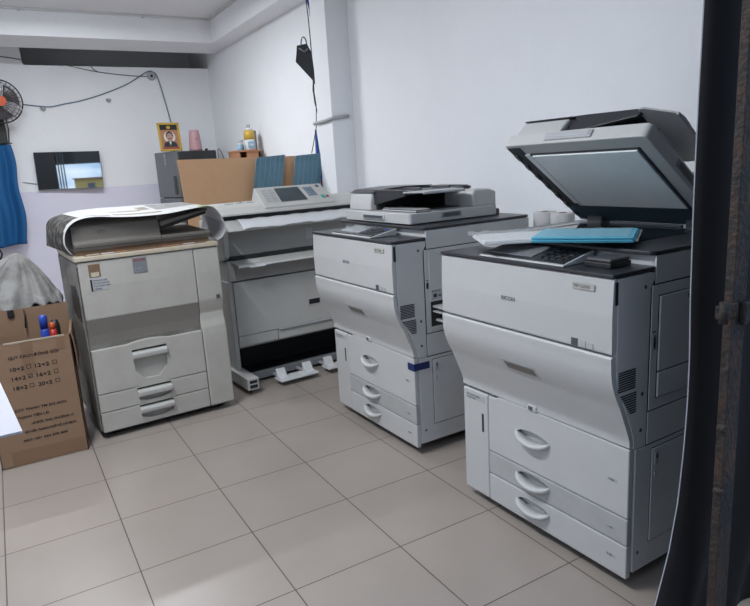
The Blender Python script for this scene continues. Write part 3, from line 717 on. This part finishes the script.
m = MB(); m.m('ptape').prism([(.10, .597), (.14, .594), (.20, .597), (.26, .595), (.31, .597), (.355, .594), (.355, .6025), (.10, .6025)], 'y', -.0015, .0065); m.build('torn_edge', 'ptape', t)
for a_, b_ in (((.165, -.0012, .44), (.215, .001, .592)), ((.315, -.0012, .535), (.352, .001, .60)), ((.05, -.0012, .002), (.37, .001, .075))):
    m = MB(); m.box(a_, b_); m.build('packing_tape', 'cardtape', t)
yy = -.0018
def btext(s_, x, z, sz, x1=None):
    o = text(s_, sz, 'ink', t, (x, yy, z), (1, 0, 0), (0, 0, 1), name='printed_text', bold=.0004)
    if x1:
        xs = [v.co.x for v in o.data.vertices]; k = (x1 - x) / (max(xs) - min(xs))
        for v in o.data.vertices: v.co.x = x + (v.co.x - min(xs)) * k
    return o
btext('QUY CÁCH ĐÓNG GÓI:', .108, .524, .019, .322)
cb = MB()
for (r, a, c, chk) in ((0, '10+2', '12+2', 0), (1, '14+2', '16+2', 1), (2, '18+2', '20+2', 0)):
    z = .471 - .046 * r + .0
    btext(a, .108, z - .005, .026, .166); btext(c, .212, z - .005, .026, .272)
    for bx in (.176, .286):
        cb.box((bx, yy - .0004, z - .003), (bx + .019, yy, z - .001)).box((bx, yy - .0004, z + .014), (bx + .019, yy, z + .016)).box((bx, yy - .0004, z - .003), (bx + .002, yy, z + .016)).box((bx + .017, yy - .0004, z - .003), (bx + .019, yy, z + .016))
    if chk: cb.prism([(.178, z + .006), (.184, z), (.196, z + .018), (.184, z + .004)], 'y', yy - .0006, yy)
cb.build('tick_boxes', 'ink', t)
btext('CTY TNHH TM DV ANH', .095, .268, .016, .318)
btext('THÀNH TIỆN LỢI', .101, .231, .016, .235)
btext('LÊ ĐỨC THỌ, PHƯỜNG 17', .155, .194, .015, .340)
btext('GÒ VẤP, THÀNH PHỐ HỒ CHÍ MINH', .120, .156, .014, .345)
btext('MST: 031 244 576 858', .110, .116, .013, .300)
# contents
t = thing('spray_bottle', (.283, .56, .005), 0, 'blue cylindrical bottle sticking up out of the cardboard carton', 'bottle')
m = MB(); m.lathe((0, 0, 0), [(.018, 0), (.020, .01), (.020, .60), (.017, .61)], 20); m.build('bottle_body', 'bblue', t)
m = MB(); m.lathe((0, 0, .61), [(.019, 0), (.019, .055), (.016, .065), (.010, .067)], 20); m.build('cap', 'bblue', t)
t = thing('screwdriver', (.318, .56, .005), 0, 'red and orange handled tool standing in the cardboard carton', 'tool')
m = MB(); m.lathe((0, 0, 0), [(.004, 0), (.004, .50)], 10); m.build('shaft', 'metal', t)
m = MB(); m.m('red').lathe((0, 0, .50), [(.010, 0), (.018, .02), (.019, .07), (.015, .10)], 12).m('fanor').lathe((0, 0, .60), [(.012, 0), (.013, .02), (.008, .035)], 12); m.build('grip', 'red', t)
m = MB(); m.box((.135, .735, .66), (.165, .743, .70), .004)
m.tube([(.21, .738, .69), (.212, .73, .66), (.205, .72, .60)], .004, 8)
tag(m.build('black_clip', 'blk'), 'small black clip hooked on the back flap of the carton', 'clip')
m = MB(); m.lathe((.335, .64, .005), [(.02, 0), (.022, .3), (.022, .60), (.015, .63)], 14)
tag(m.build('black_can', 'blk'), 'black can inside the carton behind the red tool', 'can')
# rag
def rag(a, b_):
    an = a * 2 * PI; r = b_
    px, py, pz = .225, .90, .965
    rx = .33 if math.cos(an) < 0 else .185
    zz = pz - .275 * (r ** 1.25) if math.sin(an) < .2 else pz - .275 * r ** 1.25 - .55 * max(0, math.sin(an) - .2) * r * r
    x = px + rx * r ** .85 * math.cos(an); y = py + (.125 if math.sin(an) < 0 else .12) * r ** .8 * math.sin(an)
    fold = .020 * math.sin(an * 9 + 2 * r) * r + .012 * math.sin(an * 17 + 5 * r) * r
    if r > .85: zz -= .014 * math.sin(an * 7)
    return (x, y + fold, zz + fold * .6)
m = MB(); m.grid(rag, 120, 26); tag(m.build('rag', 'cloth', None, solid=.004), 'stained grey cloth draped in a peak behind the open carton', 'cloth')
t = thing('stool', (.225, .90, 0), 0, 'covered stool under the grey cloth behind the carton', 'stool')
m = MB(); m.cyl((0, 0, .86), .035, .06, n=20, r2=.015); m.build('seat', 'blk', t)
for sx_, sy_ in ((-1, -1), (1, -1), (1, 1), (-1, 1)):
    m = MB(); m.tube([(.02 * sx_, .02 * sy_, .87), (.10 * sx_, .07 * sy_, .0)], .010, 8); m.build('leg', 'blk', t)

# counter corner with a white sheet at the very left
m = MB(); m.m('sheetw').prism([(-.55, -1.706), (.151, -1.707), (.118, -1.33), (-.55, -1.30)], 'z', .900, .904)
tag(m.build('white_sheet', 'sheetw'), 'plain white sheet overhanging the counter at the left edge of the photo', 'sheet')
t = thing('counter', (-.60, -1.50, 0), 0, 'grey counter beyond the left edge of the photo, under the white sheet', 'counter')
m = MB(); m.box((-.35, -.25, .87), (.45, .25, .899), .003); m.build('counter_top', 'grey', t)
m = MB(); m.box((-.33, -.22, 0), (.25, .22, .871), .003); m.build('counter_body', 'dgrey', t)

# ------------------------------------------------------------------ tan board and blue strips behind the plotter
YP = 1.80
m = MB(); m.hexa([(1.40, 1.72, 0), (2.45, 1.72, 0), (2.45, 1.728, 0), (1.40, 1.728, 0), (1.333, YP, 1.418), (2.448, YP, 1.402), (2.448, YP + .008, 1.402), (1.333, YP + .008, 1.418)])
tag(m.build('tan_board', 'board'), 'long tan fibreboard panel standing on edge behind the large-format printer', 'board')
def strip(x0, x1, lean, lb):
    def fn(a, b_):
        x = x0 + (x1 - x0) * a - lean * math.sin(b_ * 1.9); z = 1.405 - .62 * b_ + .012 * (a if b_ < .01 else 0)
        y = 1.775 - .045 * math.sin(min(1, b_ * 1.6) * PI) * .9 - .03 * b_ + .004 * abs(math.sin(a * PI * 6)) - (.02 if b_ < .04 else 0)
        return (x, min(y, 1.80 - .08 * (1 - z / 1.41) - .012), z)
    m = MB(); m.grid(fn, 72, 24, True, lambda a, b_: 'bluel' if (a * 6) % 1 < .09 else 'bluep')
    return tag(m.build('blue_sheet', None, None, solid=.003), lb, 'plastic sheet', 'ribbed blue sheets hung on the tan board')
strip(1.915, 2.145, .10, 'ribbed blue sheet over the middle of the tan board, left of its twin')
strip(2.235, 2.470, .10, 'ribbed blue sheet over the right end of the tan board by the pillar')
# blue furled umbrella leaning in the corner by the pillar
t = thing('furled_umbrella', (2.50, 1.86, 0), 0, 'furled bright blue umbrella standing in the corner beside the pillar', 'umbrella')
m = MB(); m.tube([(0, 0, .3), (0, 0, .7), (-.022, -.01, 1.1), (-.030, -.01, 1.35), (-.035, -.01, 1.60)], [.045, .04, .030, .022, .007], 10); m.build('canopy', 'bluefab', t)
m = MB(); m.tube([(0, 0, 0), (0, 0, .31)], .008, 8); m.build('shaft', 'dgrey', t)

# dark folded umbrella pouch hanging beside the pillar
t = thing('hanging_umbrella', (2.50, 1.95, 2.0), 0, 'dark folded umbrella hanging by its loop beside the pillar', 'umbrella')
def tri(y):
    return [(2.455, 1.995, 2.285), (2.50, 1.985, 2.275)]
m = MB()
X = lambda u, z, d=0: (-.045 + u * .86 + d * .5, .02 - u * .51 + d * .86, z)
V = [(-.035, .255), (.045, .265), (.075, .20), (.085, .05), (.090, -.055), (.06, 0.0), (-.055, .135), (-.045, .19)]
n = len(V); vv = [X(u, z, -.012) for u, z in V] + [X(u, z, .03) for u, z in V]
m.add(vv, [tuple(range(n)), tuple(range(n, 2 * n))[::-1]] + [(i, (i + 1) % n, n + (i + 1) % n, n + i) for i in range(n)])
m.build('folded_canopy', 'umb', t, recalc=True)
m = MB(); m.tube([X(.02 + .022 * math.cos(a_ / 12 * PI), .262 + .055 * math.sin(a_ / 12 * PI)) for a_ in range(13)], .005, 8); m.build('strap', 'dgrey', t)
m = MB(); m.tube([X(-.02, .235, -.016), X(.02, .205, -.016), X(.05, .225, -.016)], .006, 8); m.build('closing_band', 'grey', t)
# cords beside the pillar
m = MB()
m.tube([(2.440, 1.80, 2.632), (2.445, 1.80, 2.52), (2.450, 1.80, 2.44), (2.454, 1.80, 2.30), (2.452, 1.79, 2.0)], .004, 6)
m.tube([(2.452, 1.79, 2.0), (2.435, 1.78, 1.90), (2.440, 1.775, 1.80), (2.46, 1.74, 1.64)], .004, 6)
m.tube([(2.452, 1.79, 2.02), (2.448, 1.79, 1.88), (2.452, 1.78, 1.78), (2.440, 1.78, 1.62), (2.430, 1.83, 1.50), (2.41, 1.84, 1.42)], .0035, 6)
tag(m.build('dangling_wire', 'cableb'), 'black cords hanging down the left edge of the pillar', 'cord')
m = MB(); m.tube([(2.480, 1.865, 2.632), (2.488, 1.865, 2.56), (2.503, 1.865, 2.50), (2.505, 1.865, 2.45)], .008, 6)
tag(m.build('blue_strap', 'bluefab'), 'short blue cord at the top of the pillar', 'cord')

# ------------------------------------------------------------------ fridge and things on it
AF = math.radians(13.5)
t = thing('refrigerator', (1.915, 4.20, 0), AF, 'dark refrigerator with grey metallic door in the back corner', 'refrigerator')
m = MB(); m.m('fridged').box((.045, 0, .03), (.50, .50, 1.56), .012, 3); m.build('cabinet', 'fridged', t)
m = MB(); m.m('fridge').box((0, .002, .05), (.040, .498, 1.06), .008, 3); dr = m.build('door', 'fridge', t)
m = MB(); m.m('fridge').box((0, .002, 1.07), (.040, .498, 1.565), .008, 3); d2 = m.build('freezer_door', 'fridge', t)
m = MB(); m.m('metal')
for z in (1.545, 1.50, 1.46): m.cyl((-.004, .25, z - .02), .022, .006, 'x', 14)
m.build('door_sticker', 'metal', d2)
m = MB(); m.box((-.03, .04, 1.10), (0, .06, 1.30), .004); m.build('handle', 'dgrey', d2)
for x in (.08, .44):
    for y in (.05, .45):
        m = MB(); m.cyl((x, y, 0), .02, .032, n=12); m.build('foot', 'blk', t)
FL = Matrix.Translation((1.915, 4.20, 0)) @ Matrix.Rotation(AF, 4, 'Z')
# portrait
pz = 1.567
t = thing('framed_portrait', (1.905, 4.30, pz), (math.radians(-6), 0, math.radians(6)), 'gold framed portrait of a person with moustache standing on the refrigerator', 'picture frame')
m = MB(); m.m('gold')
w, h = .235, .300
for (a_, b_) in (((-w / 2, 0), (w / 2, .022)), ((-w / 2, h - .022), (w / 2, h)), ((-w / 2, 0), (-w / 2 + .022, h)), ((w / 2 - .022, 0), (w / 2, h))): m.box((a_[0], -.012, a_[1]), (b_[0], .008, b_[1]), .003)
m.build('frame', 'gold', t)
m = MB(); m.m('orange').box((-w / 2 + .02, -.002, .02), (w / 2 - .02, .004, h - .02)); pc = m.build('picture', 'orange', t)
m = MB(); m.m('blk').box((-.095, -.0035, .225), (.095, 0, .278))
def disc(m, mt, cx, cz, rx, rz, y, a0=0, a1=2 * PI, n=20):
    m.m(mt); pts = [(cx + rx * math.cos(a0 + (a1 - a0) * i / n), cz + rz * math.sin(a0 + (a1 - a0) * i / n)) for i in range(n)]; m.prism(pts, 'y', y, y + .001)
disc(m, 'paper', 0, .150, .062, .060, -.004)
m.m('fridged').prism([(-.075, .045), (.075, .045), (.065, .085), (.03, .105), (-.03, .105), (-.065, .085)], 'y', -.0052, -.0042)
m.m('paper').prism([(-.012, .10), (.012, .10), (0, .06)], 'y', -.0062, -.0052)
disc(m, 'fridged', 0, .160, .042, .050, -.0062)
disc(m, 'skin', 0, .145, .036, .044, -.0072)
m.m('fridged').box((-.020, -.0085, .128), (.020, -.0075, .135)).box((-.024, -.0085, .158), (-.008, -.0075, .163)).box((.008, -.0085, .158), (.024, -.0075, .163))
m.m('redt').box((-.09, -.005, .024), (.09, -.002, .040)); disc(m, 'gold', 0, .250, .022, .016, -.0048)
m.build('portrait_print', None, pc)
t = thing('pink_jug', (2.185, 4.36, pz - .006), 0, 'pink plastic vase-like container on the refrigerator beside the gold frame', 'container')
m = MB(); m.lathe((0, 0, 0), [(.070, 0), (.070, .02), (.066, .10), (.058, .17), (.052, .215), (.046, .222)], 26); m.build('container_body', 'pink', t)
m = MB(); m.m('redt').prism([(-.012, .01), (.016, .01), (.010, .12), (.004, .14), (-.006, .12)], 'y', -.0635, -.050); m.build('opening', 'redt', t)
m = MB(); m.lathe((0, 0, 0), [(.064, -.001), (.066, .008), (.060, .016)], 26); m.build('base_ring', 'white', t)
m = MB(); m.lathe((2.315, 4.40, pz - .007), [(.016, 0), (.016, .018), (.010, .024)], 14); tag(m.build('bottle_cap', 'blk'), 'small black cap on the right corner of the refrigerator top', 'cap')
m = MB(); m.tube([(2.44, 4.35, 1.30), (2.425, 4.34, 1.48), (2.425, 4.34, 1.56), (2.44, 4.35, 1.575), (2.47, 4.36, 1.54), (2.50, 4.38, 1.46), (2.51, 4.4, 1.2)], .004, 6)
tag(m.build('power_cord', 'cableb'), 'black power cord looping beside the refrigerator', 'cord')

# cabinet with bottles near the right wall
t = thing('wooden_cabinet', (2.305, 3.30, 0), 0, 'orange-brown wooden cabinet peeping above the tan board', 'cabinet')
m = MB(); m.m('orange'); m.box((0, 0, 0), (.02, .30, 1.505)).box((.21, 0, 0), (.23, .30, 1.505)).box((0, .28, 0), (.23, .30, 1.505)).box((.0, .0, 1.30), (.23, .29, 1.315)).box((.085, .0, 1.30), (.23, .015, 1.50)).box((0, 0, 0), (.23, .015, 1.30)); m.build('cabinet_body', 'orange', t)
m = MB(); m.box((-.008, -.010, 1.495), (.238, .30, 1.513), .002); m.build('cabinet_top', 'orange', t)
t = thing('detergent_bottle', (2.462, 3.38, 1.514), 0, 'white bottle with yellow and blue label, tallest on the wooden cabinet', 'bottle')
m = MB(); m.m('white').lathe((0, 0, 0), [(.050, 0), (.054, .01), (.054, .10)], 20).m('yel').lathe((0, 0, .10), [(.054, 0), (.054, .06), (.046, .09)], 20).m('white').lathe((0, 0, .19), [(.045, 0), (.028, .02), (.016, .03)], 20); m.build('bottle_body', 'white', t)
m = MB(); m.lathe((0, 0, .215), [(.018, 0), (.018, .03), (.012, .034)], 14); m.build('cap', 'lgrey', t)
m = MB(); m.m('pblue').prism([(-.035, .02), (.035, .02), (.035, .08), (-.035, .08)], 'y', -.0560, -.040); m.m('white').box((-.02, -.057, .04), (.02, -.055, .06)); m.build('label_sticker', 'pblue', t)
t = thing('carton_pack', (2.525, 3.44, 1.514), 0, 'grey and yellow carton standing behind the detergent bottle', 'carton')
m = MB(); m.m('yel').box((-.012, -.03, 0), (.022, .03, .19), .003); m.m('grey').box((.005, -.032, .0), (.024, .028, .185)); m.build('carton', 'yel', t)
for i, (x, y, hh, lb) in enumerate(((2.345, 3.36, .085, 'small pale blue jar, left of the pair in front of the tall detergent bottle'), (2.385, 3.42, .10, 'small white and blue jar touching the tall detergent bottle'))):
    t = thing('jar', (x, y, 1.514), 0, lb, 'jar', 'small jars on the wooden cabinet')
    m = MB(); m.m('pblue').lathe((0, 0, 0), [(.024, 0), (.025, .005), (.025, hh * .6)], 16).m('white').lathe((0, 0, hh * .6), [(.025, 0), (.022, hh * .2)], 16); m.build('jar_body', 'pblue', t)
    m = MB(); m.m('lgrey').lathe((0, 0, hh * .8), [(.019, 0), (.019, hh * .2), (.015, hh * .22)], 14); m.build('lid', 'lgrey', t)

# ------------------------------------------------------------------ back wall : mirror, wires, fan, cloth
t = thing('wall_mirror', (.92, 4.86, 1.43), (0, math.radians(1.2), math.radians(-5)), 'frameless rectangular mirror on the back wall above the lilac band', 'mirror')
m = MB(); m.box((-.322, -.004, -.195), (.322, .004, .195), .001); m.build('mirror_pane', 'mirror', t)
m = MB(); m.box((-.324, .005, -.197), (.324, .012, .197)).box((-.28, .012, .10), (-.24, .10, .12)).box((.24, .012, .10), (.28, .04, .12)); m.build('backing', 'dgrey', t)
yw = YB - .006
m = MB(); m.lathe((0, 0, 0), [(.045, 0), (.048, .01), (.044, .03), (.030, .034), (.012, .034)], 20)
o = m.build('cable_box', 'lgrey'); o.rotation_euler = (PI / 2, 0, 0); o.location = (1.929, YB, 2.425); tag(o, 'round grey junction box high on the back wall', 'junction box')
m = MB(); m.cyl((0, 0, .034), .014, .004, n=14); q = m.build('dark_centre', 'blk', o)
m = MB()
P_ = [(.59, 2.125), (.75, 2.105), (.85, 2.10), (.97, 2.125), (1.15, 2.16), (1.40, 2.235), (1.65, 2.335), (1.83, 2.44), (1.91, 2.478), (1.965, 2.465), (1.995, 2.42), (2.03, 2.26), (2.085, 1.93), (2.10, 1.80)]
pts = [Vector((*spline(P_, i / 60), )) for i in range(61)]
m.tube([(p.x, yw, p.y) for p in pts], .0065, 6); tag(m.build('wall_cable', 'cable'), 'blue-grey cable sagging from the fan to the junction box and down behind the portrait', 'cable')
m = MB(); P_ = [(1.05, 2.53), (1.17, 2.50), (1.35, 2.465), (1.55, 2.44), (1.75, 2.425), (1.90, 2.42)]
m.tube([(spline(P_, i / 30)[0], yw, spline(P_, i / 30)[1]) for i in range(31)], .0045, 6)
m.tube([(1.30, yw, 2.53), (1.325, yw, 2.49), (1.37, yw, 2.462)], .004, 6)
tag(m.build('thin_wire', 'dgrey'), 'thin dark wire drooping below the dark gap to the junction box', 'wire')
m = MB(); m.tube([(.20, YB - .006, 2.63), (.42, YB - .006, 2.60), (.55, YB - .006, 2.585), (.638, YB - .004, 2.57)], .005, 6); tag(m.build('short_wire', 'dgrey'), 'short dark wire left of the dark gap over the fan', 'wire')
for (x, z, lb) in ((.768, 2.085, 'small white cable clip with bent hook below the sagging cable'), (1.431, 2.168, 'small broken wall hook on bare wall above the mirror')):
    m = MB(); m.m('lgrey').box((x - .02, YB - .014, z - .008), (x + .03, YB, z + .014), .004); m.m('grey').tube([(x - .015, YB - .012, z + .012), (x - .02, YB - .03, z - .01), (x, YB - .03, z - .022), (x + .02, YB - .02, z - .015)], .005, 6)
    tag(m.build('wall_hook', 'lgrey'), lb, 'wall hook')
m = MB(); P_ = [(.46, 1.33), (.56, 1.31), (.66, 1.285), (.61, 1.30), (.64, 1.26)]
m.tube([(spline(P_, i / 20)[0], YB - .008, spline(P_, i / 20)[1]) for i in range(21)], .004, 6); tag(m.build('loose_wire', 'grey'), 'short loose wire end between the blue cloth and the mirror', 'wire')
# wall fan
fc = Vector((.37, 4.62, 2.125)); R_ = .207
t = thing('wall_fan', fc, (math.radians(0), 0, math.radians(12)), 'black wire-cage wall fan with orange blades at the left edge', 'fan')
m = MB()
for s_ in (-1, 1):
    for k in range(28):
        a_ = 2 * PI * k / 28
        m.tube([(r_ * R_ * math.cos(a_), s_ * .055 * (1 - (r_ ** 3)) , r_ * R_ * math.sin(a_)) for r_ in (.22, .5, .75, .92, 1.0)], .0018, 4)
    for r_ in (.22, .45, .7, .88):
        m.tube([(r_ * R_ * math.cos(2 * PI * i / 36), s_ * .055 * (1 - r_ ** 3), r_ * R_ * math.sin(2 * PI * i / 36)) for i in range(36)], .0016, 4, True)
m.tube([(R_ * math.cos(2 * PI * i / 40), 0, R_ * math.sin(2 * PI * i / 40)) for i in range(40)], .007, 8, True)
m.build('cage', 'blk', t)
for k in range(3):
    m = MB(); a0 = 2 * PI * k / 3 + .5
    def bl(a, b_):
        r_ = .04 + .135 * b_; an = a0 + (a - .5) * 1.35 * (.6 + .5 * b_); return (r_ * math.cos(an), .022 * (a - .5) * 2, r_ * math.sin(an))
    m.grid(bl, 10, 8); m.build('blade', 'fanbl', t, solid=.003)
m = MB(); m.cyl((0, -.060, 0), .048, .012, 'y', 24); m.build('hub_cap', 'fanor', t)
m = MB(); m.cyl((0, .02, 0), .05, .14, 'y', 24).box((-.02, .14, -.10), (.02, .18, .02)); m.build('motor', 'blk', t)
m = MB(); m.box((-.05, .15, -.40), (.05, .30, -.08), .01).box((-.035, .24, -.42), (.035, .305, -.05)); m.build('wall_bracket', 'blk', t)
m = MB(); m.tube([(.06, .16, -.10), (.085, .20, -.25), (.075, .24, -.40), (.10, .26, -.52)], .006, 6); m.build('pull_cord', 'blk', t)
# blue cloth hanging under the fan
def bc(a, b_):
    x = -.05 + a * (.455 + .015 * math.sin(b_ * 3)) + .012 * math.sin(b_ * 11) * a; z = 1.715 - 1.055 * b_ + .02 * a * b_ * 2
    if a > .93: x -= 0.0
    y = 4.80 - .03 - .035 * math.sin(a * 13 + b_ * 1.5) * (.4 + b_) - .012 * math.sin(a * 29)
    return (x, y, z)
m = MB(); m.grid(bc, 60, 40); o = m.build('blue_cloth', 'bcloth', None, solid=.004); tag(o, 'bright blue cloth hanging on the wall under the fan at the left edge', 'cloth')
m = MB(); m.box((-.10, 4.79, 1.722), (.42, 4.805, 1.735), .002); m.box((0, 4.80, 1.723), (.02, YB, 1.733)); m.box((.36, 4.80, 1.723), (.38, YB, 1.733)); tag(m.build('hanging_rail', 'dgrey'), 'thin dark rail on the back wall holding the blue cloth', 'rail')
m = MB(); m.tube([(.13, 4.70, .68), (.15, 4.70, .62), (.12, 4.71, .55), (.12, 4.72, .40), (.125, 4.72, 0)], .010, 8); tag(m.build('black_stick', 'blk'), 'black stick end showing just below the blue cloth', 'stick')

# ------------------------------------------------------------------ black tarpaulin and rusty gate bar at the right
YT = -2.05
edge = [(1.487, 1.75), (1.4865, 1.602), (1.484, 1.40), (1.485, 1.20), (1.491, .972), (1.499, .84), (1.500, .726), (1.494, .60), (1.481, .47), (1.453, .34), (1.409, .213), (1.37, .12), (1.34, .03)]
ztop = 2.4
def tfn(a, b_):
    z = ztop * (1 - b_) + .03 * b_
    # edge x at z
    P_ = [(1.49, ztop)] + edge
    x0 = P_[-1][0]
    for p, q_ in zip(P_, P_[1:]):
        if q_[1] <= z <= p[1]:
            k = (z - q_[1]) / (p[1] - q_[1]); x0 = q_[0] + k * (p[0] - q_[0]); break
    s_ = a * 1.15
    x = x0 + s_ * (1 if s_ else 1)
    y = YT - .05 * math.sin(min(1, a * 4) * PI) * .5 - .02 * math.sin(a * 26) - .0
    return (x, y, z)
m = MB(); m.grid(tfn, 60, 60); tg = thing('tarpaulin', (0, 0, 0), 0, 'black tarpaulin curtain with pale edge hanging at the right side', 'tarpaulin')
m.build('tarp_sheet', 'tarp', tg, solid=.006)
m = MB(); m.tube([tfn(0, i / 60) for i in range(61)], .0022, 6); m.build('pale_hem', 'tarpe', tg)
# rusty vertical bar with hinge lugs
t = thing('gate_bar', (1.475, -2.15, 0), 0, 'rusty iron gate bar standing in front of the black tarpaulin', 'gate bar')
m = MB(); m.hexa([(0, -.008, 0), (.052, -.008, 0), (.052, .012, 0), (0, .012, 0), (-.008, -.008, 2.45), (.034, -.008, 2.45), (.034, .012, 2.45), (-.008, .012, 2.45)], .002)
m.build('bar', 'rust', t)
m = MB(); m.box((-.048, -.012, .955), (.012, .004, .985), .003).cyl((-.040, -.012, .948), .010, .045, 'z', 12).box((.02, -.022, .935), (.058, -.008, .985), .004); m.build('hinge_lug', 'rust', t)
m = MB(); m.cyl((-.004, -.014, .70), .010, .02, 'y', 12).cyl((-.006, -.014, .55), .007, .02, 'y', 12); m.build('rivet', 'rust', t)
m = MB(); m.box((1.35, -2.13, 2.4), (2.75, -1.99, 2.47)); tag(m.build('top_rail', 'dgrey'), 'dark rail over the opening carrying the black tarpaulin', 'rail')

# ------------------------------------------------------------------ street side (seen only in the mirror)
m = MB(); m.box((-14, -22, -.16), (14, -2.6, -.06)); o = m.build('pavement', 'pave'); struct(o)
m = MB(); m.m('yelw').box((-.45, -15.5, -.06), (4, -14, 1.36)).m('orange').box((-.5, -15.6, 1.36), (4, -13.9, 1.40)).m('grey').box((.0, -14.02, .95), (.25, -13.99, 1.2)); tag(m.build('yellow_house', 'yelw'), 'low yellow house across the street seen in the mirror', 'house')
m = MB(); m.m('deck').box((-7, -5.3, 1.72), (7, -5.2, 3.2)); tag(m.build('street_awning', 'deck'), 'dark awning over the street seen across the top of the mirror', 'awning')
t = thing('folding_gate', (0, -3.6, 0), 0, 'dark folded metal gate seen at the left of the mirror', 'gate')
for k in range(9):
    m = MB(); m.box((-.30 + k * .055, -.02, -.06), (-.275 + k * .055, .02, 2.4)); m.build('upright', 'dgrey', t)
m = MB(); m.box((-1.4, .03, -.06), (.0, .05, 2.4)); m.build('gate_sheet', 'blk', t)

# ------------------------------------------------------------------ lights
def tube_lamp(loc, rz, length, label, watts, group='ceiling tube lamps'):
    t = thing('tube_lamp', loc, rz, label, 'lamp', group)
    m = MB(); m.box((-length / 2, -.03, .0), (length / 2, .03, .045), .004); m.build('lamp_housing', 'white', t)
    m = MB(); m.cyl((-length / 2 + .02, 0, -.022), .014, length - .04, 'x', 16); m.build('tube', 'tube', t)
    la = bpy.data.lights.new('tube_light', 'AREA'); la.shape = 'RECTANGLE'; la.size = length; la.size_y = .06; la.energy = watts; la.color = (.93, .965, 1.)
    lo = bpy.data.objects.new('tube_light', la); COL.objects.link(lo); lo.location = (0, 0, -.045); lo.parent = t
    return t
tube_lamp((.72, 2.65, ZC - .0452), 0, 1.2, 'white tube lamp under the ceiling toward the back beam, outside the view', 48)
tube_lamp((.0, -.65, ZC - .0452), PI / 2, 1.2, 'white tube lamp under the ceiling near the shop opening, outside the view', 52)

# world : daylight sky with clouds
w = bpy.data.worlds.new('sky'); S.world = w; w.use_nodes = True
nt = w.node_tree; bg = nt.nodes['Background']
tc = nt.nodes.new('ShaderNodeTexCoord'); n = nt.nodes.new('ShaderNodeTexNoise'); n.inputs['Scale'].default_value = 5; n.inputs['Detail'].default_value = 7
mp = nt.nodes.new('ShaderNodeMapping'); mp.inputs['Scale'].default_value = (1, 1, 3); nt.links.new(tc.outputs['Generated'], mp.inputs['Vector']); nt.links.new(mp.outputs['Vector'], n.inputs['Vector'])
r = nt.nodes.new('ShaderNodeValToRGB'); r.color_ramp.elements[0].position = .45; r.color_ramp.elements[1].position = .62
r.color_ramp.elements[0].color = (.17, .28, .44, 1); r.color_ramp.elements[1].color = (.62, .68, .75, 1)
nt.links.new(n.outputs['Fac'], r.inputs['Fac']); nt.links.new(r.outputs['Color'], bg.inputs['Color']); bg.inputs['Strength'].default_value = 2.0

# ------------------------------------------------------------------ camera
cam = bpy.data.cameras.new('camera'); co = bpy.data.objects.new('camera', cam); COL.objects.link(co)
RM = [[0.858089, -0.51015, -0.058567], [-0.159594, -0.156544, -0.974692], [0.488071, 0.845719, -0.215745]]
Rc = Matrix((RM[0], [-v for v in RM[1]], [-v for v in RM[2]])).transposed()
co.matrix_world = Matrix.Translation((0.1735, -2.9032, 1.3176)) @ Rc.to_4x4()
cam.sensor_fit = 'HORIZONTAL'; cam.sensor_width = 36; cam.lens = 634.87 * 36 / 750; cam.clip_start = .05; cam.clip_end = 100
S.camera = co
S.view_settings.view_transform = 'Standard'; S.view_settings.look = 'None'; S.view_settings.gamma = 1; S.view_settings.use_curve_mapping = False
S.view_settings.exposure = 0.30
